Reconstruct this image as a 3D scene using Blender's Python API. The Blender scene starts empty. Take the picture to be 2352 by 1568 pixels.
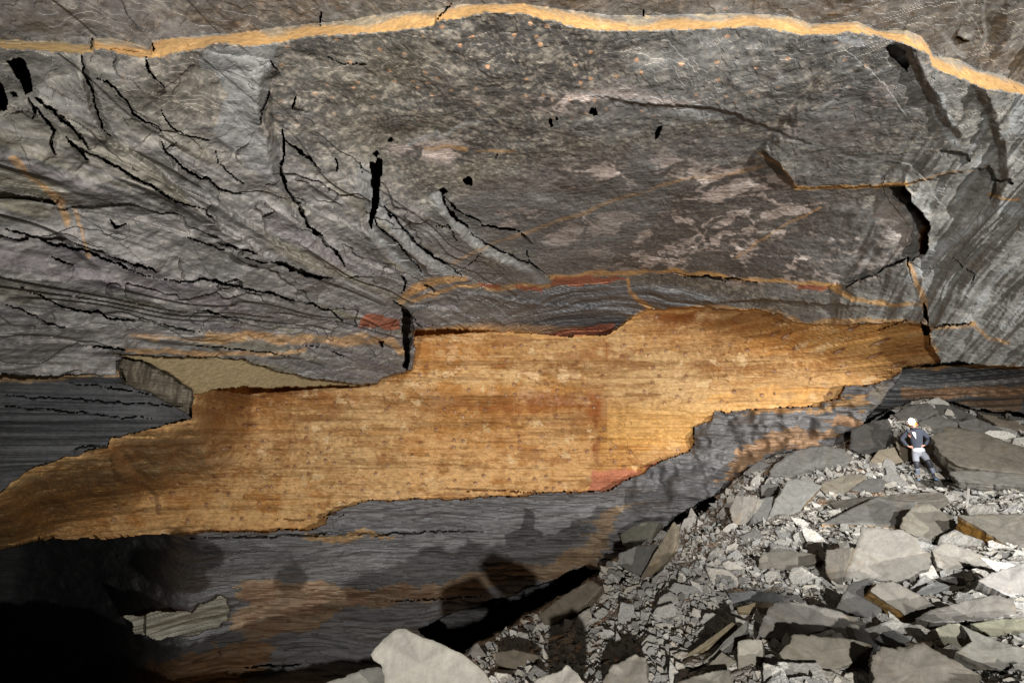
import bpy, bmesh, math, random
import numpy as np

C = bpy.context.scene.collection
SC = bpy.context.scene
R = math.radians
rng = np.random.default_rng(7)
random.seed(11)

# ------------------------------------------------------------------ camera
F, CX, CY, TH = 1176.0, 1176.0, 784.0, R(10)      # focal length and centre in photo units, camera pitch
cam = bpy.data.cameras.new("camera")
cam.sensor_width = 36; cam.lens = 18; cam.clip_start = 0.05; cam.clip_end = 400
co = bpy.data.objects.new("camera", cam); C.objects.link(co)
co.location = (0, 0, 0); co.rotation_euler = (R(90) + TH, 0, 0)
SC.camera = co

# ------------------------------------------------------------------ world: underground, almost no ambient light
w = bpy.data.worlds.new("World"); SC.world = w; w.use_nodes = True
bg = w.node_tree.nodes["Background"]
bg.inputs[0].default_value = (0.9, 0.95, 1.0, 1); bg.inputs[1].default_value = 0.012

# ------------------------------------------------------------------ lamps of the photographers (behind the camera), and an added rubble fill
def lamp(name, loc, aim, power, col, size, blend, radius):
    d = bpy.data.lights.new(name, 'SPOT')
    d.energy = power; d.color = col; d.spot_size = R(size); d.spot_blend = blend; d.shadow_soft_size = radius
    o = bpy.data.objects.new(name, d); C.objects.link(o); o.location = loc
    v = np.array(aim, float) - np.array(loc, float)
    o.rotation_euler = (math.atan2(math.hypot(v[0], v[1]), -v[2]), 0, math.atan2(v[1], v[0]) - R(90))
    return o
KEY = lamp("key_lamp", (13.0, -14.0, 0.7), (3.6, 20, 2.6), 47000, (1.0, 0.98, 0.955), 88, 1.0, 0.12)
FILL = lamp("camera_lamp", (-1.2, -9.0, 0.8), (3.4, 15, 1.9), 19500, (1.0, 0.975, 0.945), 88, 1.0, 0.12)
HEAPL = lamp("rubble_lamp", (5.5, -12.0, 5.2), (9.6, 15.2, -2.9), 46000, (1.0, 0.99, 0.98), 28, 1.0, 0.08)  # added spot without a source of its own, brightens the rubble slope
SC.view_settings.view_transform = 'Standard'; SC.view_settings.look = 'None'
SC.view_settings.exposure = 0.0; SC.view_settings.gamma = 1.0
SC.cycles.max_bounces = 4; SC.cycles.diffuse_bounces = 3; SC.cycles.glossy_bounces = 2
SC.cycles.caustics_reflective = False; SC.cycles.caustics_refractive = False

# ------------------------------------------------------------------ maths helpers
def ray(px, py):
    px = np.asarray(px, np.float32); py = np.asarray(py, np.float32)
    u = (px - CX) / F; v = (CY - py) / F
    return np.stack([u, math.cos(TH) - math.sin(TH) * v, math.sin(TH) + math.cos(TH) * v], -1)

_perm = rng.permutation(256).astype(np.int32)
_val = (rng.random(256) * 2 - 1).astype(np.float32)
def vnoise(x, y, z):
    xf, yf, zf = np.floor(x), np.floor(y), np.floor(z)
    xi, yi, zi = xf.astype(np.int32), yf.astype(np.int32), zf.astype(np.int32)
    fx, fy, fz = x - xf, y - yf, z - zf
    fx = fx * fx * (3 - 2 * fx); fy = fy * fy * (3 - 2 * fy); fz = fz * fz * (3 - 2 * fz)
    a0, a1 = _perm[xi & 255], _perm[(xi + 1) & 255]
    def h(a, b, c): return _val[_perm[(_perm[(a + b) & 255] + c) & 255]]
    b00, b01 = h(a0, yi, zi), h(a0, yi, zi + 1)
    b10, b11 = h(a0, yi + 1, zi), h(a0, yi + 1, zi + 1)
    c00, c01 = h(a1, yi, zi), h(a1, yi, zi + 1)
    c10, c11 = h(a1, yi + 1, zi), h(a1, yi + 1, zi + 1)
    b0 = b00 + (b01 - b00) * fz; b1 = b10 + (b11 - b10) * fz
    c0 = c00 + (c01 - c00) * fz; c1 = c10 + (c11 - c10) * fz
    b = b0 + (b1 - b0) * fy; c = c0 + (c1 - c0) * fy
    return (b + (c - b) * fx).astype(np.float32)
def fbm(P, s, octv=4, off=0.0, gain=0.5):
    sx, sy, sz = (s, s, s) if np.isscalar(s) else s
    x, y, z = P[..., 0] * sx + off + 31.4, P[..., 1] * sy + off * 1.7 + 17.1, P[..., 2] * sz + off * 2.3 + 51.9
    out = np.zeros(x.shape, np.float32); a = 1.0; tot = 0; iso = np.isscalar(s)
    for _ in range(octv):
        if iso: x, y, z = .66 * x + .61 * y - .44 * z, -.75 * x + .54 * y - .38 * z, .0 * x + .58 * y + .81 * z
        out += a * vnoise(x, y, z); tot += a; a *= gain
        x = x * 2.03 + 5.1; y = y * 2.03 + 9.7; z = z * 2.03 + 3.3
    return out / tot * 1.6
def sstep(a, b, x):
    t = np.clip((x - a) / (b - a), 0, 1); return t * t * (3 - 2 * t)
def worley(P, s, jit=0.9):
    """nearest and second distance, random triple of the nearest cell, vector from its seed"""
    Q = P * np.asarray(s, np.float32); b = np.floor(Q).astype(np.int32)
    n = len(Q); f1 = np.full(n, 9.0, np.float32); f2 = f1.copy(); rid = np.zeros((n, 3), np.float32); vec = np.zeros((n, 3), np.float32)
    for dx in (-1, 0, 1):
        for dy in (-1, 0, 1):
            for dz in (-1, 0, 1):
                c = b + np.array([dx, dy, dz], np.int32)
                h1 = _perm[(_perm[(_perm[c[:, 0] & 255] + c[:, 1]) & 255] + c[:, 2]) & 255]
                h2 = _perm[(h1 + 57) & 255]; h3 = _perm[(h2 + 131) & 255]
                r = np.stack([_val[h1], _val[h2], _val[h3]], -1)
                d = Q - (c + 0.5 + 0.5 * jit * r); q = (d * d).sum(-1)
                m = q < f1
                f2 = np.where(m, f1, np.minimum(f2, q)); f1 = np.where(m, q, f1)
                h4 = _perm[(h3 + 19) & 255]; h5 = _perm[(h4 + 77) & 255]; h6 = _perm[(h5 + 201) & 255]
                rid[m] = np.stack([_val[h4], _val[h5], _val[h6]], -1)[m]; vec[m] = d[m]
    return np.sqrt(f1), np.sqrt(f2), rid, vec

# ------------------------------------------------------------------ sampling lattice of the cave shell (about one sample per picture element)
STEP = 2.35
xs = np.concatenate([np.linspace(-560, -STEP, 60), np.arange(0, 2353, STEP), np.linspace(2360, 2950, 60)]).astype(np.float32)
ys = np.concatenate([np.linspace(-420, -STEP, 46), np.arange(0, 1570, STEP), np.linspace(1578, 2200, 50)]).astype(np.float32)
NX, NY = len(xs), len(ys)
PX, PY = np.meshgrid(xs, ys); PX = PX.ravel(); PY = PY.ravel()
RAY = ray(PX, PY)
I3 = np.stack([PX, PY, np.zeros_like(PX)], -1)
wn1 = fbm(I3, 1 / 38., 4, 3.0); wn2 = fbm(I3, 1 / 38., 4, 77.0)
WX = PX + wn1 * 7; WY = PY + wn2 * 7                     # ragged outlines
W2X = PX + fbm(I3, 1 / 90., 4, 13.) * 16; W2Y = PY + fbm(I3, 1 / 90., 4, 23.) * 16

def inpoly(poly, wx=None, wy=None):
    wx = WX if wx is None else wx; wy = WY if wy is None else wy
    p = np.asarray(poly, np.float32); out = np.zeros(len(wx), bool)
    idx = np.where((wx >= p[:, 0].min()) & (wx <= p[:, 0].max()) & (wy >= p[:, 1].min()) & (wy <= p[:, 1].max()))[0]
    if len(idx) == 0: return out
    x, y = wx[idx], wy[idx]; c = np.zeros(len(idx), bool)
    for (x1, y1), (x2, y2) in zip(p, np.roll(p, -1, 0)):
        if y1 == y2: continue
        m = ((y1 > y) != (y2 > y)); c ^= m & (x < (x2 - x1) * (y - y1) / (y2 - y1) + x1)
    out[idx] = c; return out
def lined(line, rad, wx=None, wy=None):
    """indices near a polyline, distance, arc position 0..1, signed side (+ = right of travel in the picture)"""
    wx = WX if wx is None else wx; wy = WY if wy is None else wy
    p = np.asarray(line, np.float32)
    idx = np.where((wx > p[:, 0].min() - rad) & (wx < p[:, 0].max() + rad) & (wy > p[:, 1].min() - rad) & (wy < p[:, 1].max() + rad))[0]
    x, y = wx[idx], wy[idx]; best = np.full(len(idx), 1e9, np.float32); arc = np.zeros_like(best); sgn = np.zeros_like(best)
    L = np.hypot(*(p[1:] - p[:-1]).T); tot = L.sum(); a0 = 0
    for k in range(len(p) - 1):
        d = p[k + 1] - p[k]; q = np.clip(((x - p[k, 0]) * d[0] + (y - p[k, 1]) * d[1]) / (L[k] ** 2 + 1e-9), 0, 1)
        ex, ey = x - p[k, 0] - q * d[0], y - p[k, 1] - q * d[1]; dd = np.hypot(ex, ey); m = dd < best
        best[m] = dd[m]; arc[m] = (a0 + q * L[k])[m] / tot; sgn[m] = np.sign(d[0] * ey - d[1] * ex)[m]; a0 += L[k]
    m = best < rad
    return idx[m], best[m], arc[m], sgn[m]
def ycurve(pts, x):
    p = np.asarray(pts, np.float32); return np.interp(x, p[:, 0], p[:, 1])
def plane(n, d):
    den = RAY @ np.asarray(n, np.float32); return np.where(den > 1e-4, d / np.maximum(den, 1e-4), 400).astype(np.float32)
def zz(ox, oy, k, pts): return [(ox + k * a, oy + k * b) for a, b in pts]

# ------------------------------------------------------------------ the folded vault: bedding planes that share one strike
ES = np.array([.941, -.339, 0], np.float32); ED = np.array([.339, .941, 0], np.float32)
def spl(a, k, d): return plane(np.array([0, 0, a], np.float32) + k * ES, d)
pl_list = [plane((0, 0, 1), 6.0), spl(1, -.42, 8.52), spl(1, -.75, 11.525), plane((.475, .155, 1), 11.87), plane((.95, .31, 1), 22.2), plane((0, .15, 1), 8.85)]
K = 14.0
T_V = -np.log(sum(np.exp(-K * np.clip(np.log(p), -3, 6)) for p in pl_list)) / K
T_V = np.exp(T_V).astype(np.float32)
# near roof, one bed higher, behind the ochre riser
lip = [(-600, 150), (0, 110), (183, 123), (215, 121), (217, 111), (256, 117), (304, 130), (366, 132), (395, 123), (469, 110), (494, 97), (527, 101), (575, 106), (641, 97), (696, 86), (746, 81), (804, 77), (856, 75), (944, 66), (998, 59), (1003, 48), (1065, 40), (1120, 27), (1211, 31), (1248, 46), (1277, 46), (1303, 59), (1369, 70), (1406, 70), (1479, 71), (1550, 68), (1658, 64), (1738, 60), (1775, 68), (1841, 79), (1914, 79), (1951, 73), (2024, 84), (2079, 99), (2134, 124), (2141, 154), (2178, 168), (2225, 187), (2262, 203), (2352, 216), (2950, 340)]
top = [(-600, 112), (0, 92), (150, 98), (213, 102), (216, 86), (260, 88), (310, 103), (345, 114), (350, 95), (400, 88), (480, 80), (550, 77), (640, 64), (720, 55), (804, 48), (838, 40), (930, 27), (1010, 24), (1058, 11), (1135, 9), (1204, 11), (1237, 15), (1288, 22), (1332, 26), (1406, 37), (1550, 35), (1694, 31), (1804, 37), (1863, 55), (1969, 51), (2024, 73), (2079, 70), (2116, 84), (2145, 128), (2207, 139), (2244, 161), (2280, 168), (2352, 194), (2950, 296)]
jag = vnoise(PX / 9., PX * 0 + 2., PY * 0) * 2.2 + vnoise(PX / 4., PX * 0 + 7., PY * 0) * 1.1
yl = ycurve(lip, PX) + jag
yt = ycurve(top, PX + wn1 * 10) + wn2 * 3
ys0 = ycurve(lip, PX) + 2
fr = np.clip((ys0 - PY) / np.maximum(ys0 - ycurve(top, PX), 4), 0, 1)          # 0 at the lip, 1 at the top of the riser
T_N = T_V * (6.5 / 6.0)
T = T_V * (1 - fr) + T_N * fr
BAND = (PY < yl) & (PY > yt)
NEAR = PY <= yt

# ------------------------------------------------------------------ the other faces
yw_bot = [(-600, 1290), (0, 1262), (100, 1240), (250, 1235), (500, 1222), (640, 1219), (720, 1215), (748, 1204), (758, 1182), (795, 1165), (830, 1150), (1000, 1146), (1180, 1140), (1240, 1131), (1400, 1126), (1430, 1105), (1490, 1077), (1520, 1056), (1580, 1036), (1591, 1016), (1589, 982), (1633, 969), (1640, 946), (1720, 941), (1884, 933), (1889, 920), (1925, 916), (1930, 905), (1945, 886), (2000, 881), (2040, 871), (2065, 856), (2078, 841), (2160, 832)]
yw_top = [(-600, 1180), (0, 1135), (20, 1110), (60, 1080), (120, 1060), (170, 1042), (247, 1026), (256, 1004), (330, 991), (400, 971), (439, 961), (442, 906), (520, 889), (700, 887), (868, 883), (880, 868), (922, 856), (945, 846), (951, 800), (955, 760), (1000, 753), (1100, 758), (1180, 766), (1270, 770), (1395, 770), (1420, 755), (1450, 730), (1480, 715), (1530, 708), (1640, 707), (1740, 712), (1790, 725), (1830, 743), (1900, 746), (2060, 739), (2080, 746), (2128, 746), (2140, 790), (2160, 832)]
jh1 = vnoise(PX / 8., PY / 8., PX * 0); jh2 = vnoise(PX / 8. + 40, PY / 8., PX * 0)
jx = PX + wn1 * 5 + jh1 * 1.6; jy = PY + wn2 * 4 + jag * .5 + jh2 * 1.6
P_YW = yw_bot + yw_top[::-1]
M_YW = inpoly(P_YW, jx, jy)
P_BLOCK = [(-600, 860), (0, 862), (270, 862), (268, 838), (285, 822), (330, 830), (380, 850), (415, 875), (440, 893), (441, 930), (438, 962), (400, 971), (330, 991), (256, 1004), (247, 1026), (170, 1042), (120, 1060), (60, 1080), (20, 1110), (0, 1135), (-600, 1180)]
P_END = [(272, 845), (285, 822), (330, 830), (380, 850), (415, 875), (440, 893), (441, 930), (438, 962), (400, 935), (350, 905), (300, 885), (282, 880)]
P_BEIGE = [(245, 812), (300, 816), (430, 820), (560, 827), (590, 838), (650, 855), (720, 870), (800, 880), (875, 884), (700, 889), (520, 891), (442, 907), (440, 893), (415, 875), (380, 850), (330, 830), (285, 822)]
P_SHELF = [(2076, 842), (2160, 834), (2352, 838), (2960, 845), (2960, 975), (2352, 955), (2250, 940), (2120, 918), (2060, 935), (2010, 960), (1960, 1000), (2040, 900)]
P_HEAP = [(1000, 1568), (1055, 1502), (1140, 1455), (1250, 1395), (1345, 1335), (1400, 1288), (1440, 1262), (1500, 1225), (1560, 1195), (1640, 1142), (1700, 1092), (1780, 1046), (1850, 1035), (1930, 1020), (2000, 985), (2050, 935), (2120, 916), (2250, 937), (2352, 952), (2960, 970), (2960, 2210), (-600, 2210), (-600, 1640), (700, 1640), (900, 1600)]
M_BL = inpoly(P_BLOCK); M_END = inpoly(P_END) & M_BL
M_BE = inpoly(P_BEIGE, jx, jy) & ~M_BL
M_SH = inpoly(P_SHELF)
M_HEAP = inpoly(P_HEAP)
below = PY + wn2 * 4 + jag * .5 > ycurve(yw_bot, np.clip(jx, -600, 2155))
M_BENCH = below & (PX < 2160) & ~M_HEAP & ~M_SH & ~M_BL & ~M_YW
M_YW &= ~(M_BL | M_BE | M_HEAP | M_SH)
M_V = ~(M_YW | M_BL | M_BE | M_SH | M_HEAP | M_BENCH)

rin = sstep(1350, 2160, PX); lin_ = sstep(520, -100, PX)
T_W = plane((0, 1, .03), 23.0) * (1 - .18 * rin) * (1 - .16 * lin_)
T_BLK = np.clip(13.0 / np.maximum(-(RAY @ ES), .05), 8, 16) * (1 + .14 * sstep(400, 0, PX))
T_W = np.where(PX > 1250, -np.log(np.exp(-3 * T_W) + np.exp(-3 * (T_V * 1.012 + .05))) / 3, T_W)
ib, db, ab, sb = lined([(441, 900), (438, 962), (400, 971), (330, 991), (256, 1004), (247, 1026), (170, 1042), (120, 1060), (60, 1080), (20, 1110), (0, 1135), (-600, 1180)], 170)
T_W[ib] = T_BLK[ib] + .5 + (T_W[ib] - T_BLK[ib] - .5) * sstep(0, 160, db)
T[M_YW] = T_W[M_YW]
T_BL = plane(np.array([-.97, .0, .0]) * 1.0 + .0, 1.0)
T_BL = np.clip(13.0 / np.maximum(-(RAY @ ES), .05), 8, 16) * (1 + .14 * sstep(400, 0, PX))
T[M_BL] = T_BL[M_BL]
T[M_END] = (13.1 + 2.2 * (PX[M_END] - 270) / 170)
T[M_BE] = (T_V * 1.02 + .1)[M_BE]
G = np.minimum(plane((0, 1, -1), 25.6), plane((0, 1, -.3), 22.4))
void = sstep(470, 40, PX + wn1 * 8 + (PY - 1240) * .15)
T_BN = np.minimum(G, 30) * (1 - .2 * rin) * (1 - .15 * lin_) + 34 * void ** 1.2
T[M_BENCH] = T_BN[M_BENCH]
# a paler block left standing in the dark gallery, and low ribs
P_PALE = [(300, 1425), (330, 1405), (390, 1402), (450, 1396), (500, 1372), (530, 1375), (541, 1400), (530, 1432), (470, 1452), (380, 1460), (310, 1468)]
m = inpoly(P_PALE, W2X + 10 * wn1, W2Y + 8 * wn2); T[m] = np.minimum(G, 30)[m] * (1 - .15 * lin_[m]) - .5 + .8 * (PX[m] < 335)
# shelf band on the far right
T[M_SH] = (19.5 - 4.0 * np.clip((PX - 2060) / 300, -.3, 1.6))[M_SH]
# rubble slope: smooth depth through measured stations
ctl = [(2110, 1097, 15.4), (2352, 1060, 14.5), (2100, 930, 18.5), (2352, 960, 17), (1880, 1060, 17.6), (1700, 1165, 15.6), (1650, 1150, 17.5), (2000, 1190, 12.6), (2040, 1270, 10.6),
       (1560, 1300, 11.8), (1800, 1290, 11), (1400, 1500, 8.6), (1500, 1568, 6.7), (1700, 1450, 7.8), (2000, 1450, 7), (1800, 1568, 5.6), (2352, 1568, 4.7), (2352, 1330, 8), (2352, 1200, 11), (1300, 1568, 7.6),
       (1200, 1480, 10.6), (1250, 1400, 13.2), (1400, 1320, 14), (1060, 1568, 8.5), (2352, 2200, 3.2), (1500, 2200, 4.0), (500, 2200, 4.5), (-560, 2200, 6.0), (500, 1700, 8.5), (-560, 1700, 11.0), (1000, 1700, 6.6), (1500, 1760, 6.0), (2000, 1800, 4.8), (2950, 1568, 4.2), (2950, 1000, 14), (2950, 1300, 8), (2950, 2200, 2.4), (1560, 1195, 18.0), (1800, 1046, 19)]
cp = np.array(ctl, float); A = cp[:, :2] / 1000
def tps(r2): return r2 * np.log(r2 + 1e-9)
D2 = ((A[:, None] - A[None]) ** 2).sum(-1); NCT = n = len(A)
M = np.zeros((n + 3, n + 3)); M[:n, :n] = tps(D2) + np.eye(n) * 1e-3; M[:n, n] = 1; M[:n, n + 1:] = A; M[n, :n] = 1; M[n + 1:, :n] = A.T
sol = np.linalg.solve(M, np.concatenate([np.log(cp[:, 2]), [0, 0, 0]]))
def heap_t(px, py):
    q = np.stack([np.ravel(px), np.ravel(py)], -1) / 1000.0; out = sol[NCT] + q @ sol[NCT + 1:]
    for k in range(NCT): out = out + sol[k] * tps(((q - A[k]) ** 2).sum(-1))
    return np.exp(out)
ih = np.where(M_HEAP)[0]
T[ih] = heap_t(PX[ih], PY[ih])
# black gap between the bench and the rubble
for gap, dd in (([(960, 1440), (1110, 1388), (1240, 1338), (1345, 1300), (1362, 1325), (1250, 1388), (1140, 1448), (1060, 1500), (1000, 1490)], 7.0),
                ([(1350, 1308), (1420, 1300), (1470, 1316), (1440, 1340), (1390, 1350), (1352, 1335)], 4.0),
                ([(1520, 1218), (1560, 1180), (1640, 1142), (1650, 1150), (1590, 1205), (1530, 1232)], 4.0),
                ([(1950, 998), (1990, 985), (2050, 942), (2062, 948), (2010, 990), (1960, 1010)], 2.0),
                ([(2300, 1020), (2352, 1005), (2400, 1010), (2400, 1040), (2352, 1040), (2310, 1035)], 1.5),
                ([(2152, 932), (2170, 926), (2180, 932), (2176, 941), (2160, 940)], 2.0)):
    m = inpoly(gap); T[m] += dd

# ------------------------------------------------------------------ relief
P0 = RAY * T[:, None]
s_ = P0 @ ES; q_ = P0 @ ED
SQ = np.stack([s_, q_, P0[:, 2]], -1)
left = sstep(-5.0, -8.5, s_) * M_V; right = sstep(3.0, 6.5, s_) * M_V
back = sstep(18.0, 19.6, P0[:, 1]) * M_V * (1 - left)
lowl = sstep(230, 430, PY - .12 * (PX - 300)); left = left * (.25 + .75 * lowl)
fq = fbm(P0, .55, 5, 63., .55); T_FL = .06 * np.floor(fq * 6) / 6 + .008 * np.floor(fbm(P0, 1.7, 4, 64.) * 5) / 5
flat = M_V * (1 - left) * (1 - right) * (1 - back)
T += M_V * (.16 * fbm(P0, .35, 3, 1.) + .05 * fbm(P0, 1.6, 3, 2.))
def n_dummy(a, b): return vnoise(a * .5, b * .3, a * 0)
T += M_V * T_FL * (1 - .4 * left)
lb = SQ[:, 0] * 1.0 + .4 * fbm(SQ, (.2, .12, .1), 3, 5.)
LB = np.stack([lb, q_, 0 * q_], -1)
st = fbm(LB, (1.1, .10, 1), 3, 8.)
pi_ = np.where(M_V & (left > .05))[0]
f1, f2, rd, vc = worley(np.stack([lb + .7 * fbm(P0, .6, 4, 71.), q_ * .28 + .9 * n_dummy(lb, q_) + .5 * fbm(P0, .7, 4, 72.), 0 * q_], -1)[pi_], (1.3, 1., 1.)); T[pi_] += left[pi_] * (.26 * (rd * vc).sum(-1) + .07 * rd[:, 0])
st3 = fbm(np.stack([lb + .25 * n_dummy(lb * 3, q_ * 2), q_, 0 * q_], -1), (.5, .06, 1), 4, 201.) * 4; sf = (np.floor(st3) + sstep(.82, 1.0, st3 - np.floor(st3))) / 4
T += left * (.72 * sf + .14 * st + .04 * fbm(LB, (4, .45, 1), 3, 9.) + .05 * fbm(P0, 3.0, 3, 4.))
T += right * (.22 * sf + .2 * st + .13 * fbm(LB, (4, .35, 1), 3, 19.))
XB = np.stack([P0[:, 0] * .25, P0[:, 1] * 1.0 + P0[:, 0] * .34 + .9 * fbm(P0, .35, 3, 88.), 0 * q_], -1)
T += back * (.22 * np.floor(fbm(XB, .9, 3, 4.) * 4) / 4 + .16 * fbm(XB, (1, 3, 1), 3, 14.))
XW = P0.copy(); XW[:, 1] = 0
def blobs_(lst):
    o = np.zeros(len(PX), np.float32)
    for x, y, rx, ry, wgt in lst: o += wgt * np.exp(-((PX - x) / rx) ** 2 - ((PY - y) / ry) ** 2)
    return np.clip(o, 0, 1)
STEPW = np.floor(fbm(XW, (.22, 1, .6), 5, 33., .55) * 4 + .5) / 4
T += M_YW * (.10 * STEPW + .07 * np.floor(fbm(XW, (.10, 1, 2.6), 4, 181., .6) * 6) / 6)
fkd = fbm(XW, (.8, 1, 2.6), 5, 191., .62); T -= M_YW * .035 * sstep(.20, .26, fkd)
rfw = fbm(XW, (1.6, 1, 2.4), 5, 107., .62); ZF = blobs_([(1150, 860, 330, 45, 1.), (700, 920, 230, 22, .9), (1000, 790, 140, 40, .5), (450, 1040, 240, 60, .5)]); T -= M_YW * .06 * sstep(.2, .42, rfw) * ZF
T += M_YW * (.06 * fbm(XW, (.35, 1, 7), 3, 6.) + .10 * fbm(XW, (.8, 1, 1.6), 3, 16.))
bz = P0[:, 2] + .15 * fbm(P0, .3, 2, 3.) - .02 * P0[:, 0]
XG = np.stack([P0[:, 0], 0 * bz, bz], -1)
T += M_BENCH * (1 - .8 * void) * (.34 * fbm(XG, (.14, 1, 1.1), 5, 7., .62) + .22 * np.floor(fbm(XG, (.10, 1, 1.6), 4, 29., .6) * 5) / 5)
rough_r = M_BENCH * sstep(1380, 1480, PX) * sstep(1230, 1120, PY)
T += rough_r * (.5 * fbm(P0, 1.3, 3, 37.))
T += M_BL * (.13 * fbm(LB * 0 + np.stack([P0[:, 2], q_, 0 * q_], -1), (5.0, .25, 1), 4, 17.))
T += M_END * .12 * fbm(P0, (3, 3, 1), 3, 41.)
T += M_SH * (.5 * fbm(np.stack([P0[:, 0], 0 * bz, P0[:, 2] + .1 * P0[:, 0]], -1), (.2, 1, 4), 4, 11.))

def crack(line, wd, depth, warp=True, taper=True):
    wx, wy = (jx, jy)
    idx, d, a, sg = lined(line, wd * 1.6 + 3, wx, wy)
    k = (1 - np.abs(2 * a - 1) ** 3) if taper else np.ones_like(a)
    hw = wd * .39 * k * (1 + .75 * vnoise(PX[idx] / 11., PY[idx] / 11., d * 0 + wd))
    m = d < np.maximum(hw, .6 * (k > .15))
    T[idx[m]] += (depth * np.clip(.55 + .9 * vnoise(PX[idx] / 23., PY[idx] / 23., d * 0 + 9 + wd), .12, 1))[m]
def pit(poly, depth):
    m = inpoly(poly, jx, jy); T[m] += depth
def ledge(line, wd, h, decay, side):
    """bed step: surface on one side of the line stands lower (nearer) by h and fades back out"""
    idx, d, a, sg = lined(line, wd + decay * 2.5, jx, jy)
    on = (sg == side); k = np.sqrt(np.clip(np.sin(np.clip(a, 0, 1) * math.pi), 0, 1))
    v = np.where(on, sstep(0, wd, d) * np.exp(-np.maximum(d - wd, 0) / decay), 0)
    T[idx] -= h * k * v
# bed steps: fresh faces look right, towards the lamps
ledge([(832, 395), (850, 440), (858, 520), (900, 570), (940, 610), (968, 640)], 26, .45, 60, 1)
ledge([(872, 465), (925, 520), (962, 560), (1005, 595), (1045, 618), (1072, 638)], 30, .5, 70, 1)
ledge([(1012, 440), (1025, 472), (1060, 515), (1095, 545), (1160, 585), (1230, 612), (1268, 640)], 24, .45, 70, 1)
ledge([(628, 140), (615, 230), (640, 320), (650, 390), (690, 480), (750, 560), (797, 625)], 30, .45, 90, 1)
ledge([(360, 310), (420, 390), (480, 440), (560, 500), (660, 560), (760, 640)], 14, .3, 60, 1)
ledge([(190, 160), (228, 270), (260, 318), (330, 360), (420, 430), (520, 520), (640, 590)], 16, .35, 70, 1)
ledge([(1750, 350), (1790, 380), (1815, 415), (1826, 433)], 3, .38, 120, -1)
ledge([(1826, 433), (1900, 434), (2000, 428), (2080, 425), (2200, 400), (2262, 385)], 4, .12, 90, -1)
ledge([(1340, 222), (1500, 246), (1640, 252), (1700, 272), (1800, 312), (1880, 338)], 8, .08, 120, -1)
ledge([(2050, 110), (2085, 130), (2110, 190), (2140, 240), (2165, 290), (2205, 332)], 22, .16, 60, -1)
ledge([(2215, 170), (2262, 260), (2290, 340), (2290, 410), (2270, 470), (2200, 545), (2140, 600)], 26, .18, 70, -1)
ledge([(1900, 655), (1960, 640), (2060, 600), (2110, 590)], 6, .35, 50, 1)
ledge([(940, 700), (1040, 705), (1110, 745)], 6, .35, 60, 1)
ledge([(1040, 660), (1200, 690), (1330, 700), (1450, 712)], 6, .35, 40, 1)
ledge([(1480, 690), (1600, 700), (1730, 690), (1840, 700), (2000, 705)], 6, .3, 40, -1)
# right ridge with a hollow in its lee
hol = zz(1895, 344.5, .2014, [(725, 400), (770, 450), (790, 540), (840, 590), (900, 620), (960, 700), (1000, 770), (1025, 870), (1000, 950), (995, 1030), (930, 1110), (880, 1190), (920, 1210), (1000, 1260), (1040, 1220), (1130, 1180), (1165, 1130), (1160, 950), (1205, 880), (1190, 820), (1130, 720), (1060, 650), (1000, 590), (990, 500), (930, 450), (890, 390)])
hm = inpoly(hol, jx, jy)
rid, dR, aR, sR = lined(zz(1895, 344.5, .2014, [(890, 390), (930, 450), (990, 500), (1000, 590), (1060, 650), (1130, 720), (1190, 820), (1205, 880), (1160, 950), (1165, 1130)]), 45, jx, jy)
dd = np.full(len(PX), 45.0, np.float32); dd[rid] = dR
T[hm] += .25 + .75 * np.exp(-dd[hm] / 12)
T[rid] -= np.where(hm[rid], 0, .25 * np.exp(-dR / 25))
pit(zz(1895, 28.7, .2014, [(700, 420), (760, 362), (900, 450), (965, 590), (950, 680), (800, 560), (730, 500)]), .2)
pit(zz(1895, 344.5, .2014, [(1310, 0), (1650, 40), (1670, 150), (1550, 160), (1520, 80), (1340, 80)]), .1)
pit(zz(1895, 344.5, .2014, [(1740, 220), (1880, 200), (1960, 330), (2140, 320), (2160, 400), (1960, 350), (1950, 480), (1890, 570), (1860, 480), (1890, 320), (1790, 290)]), .14)
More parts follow.
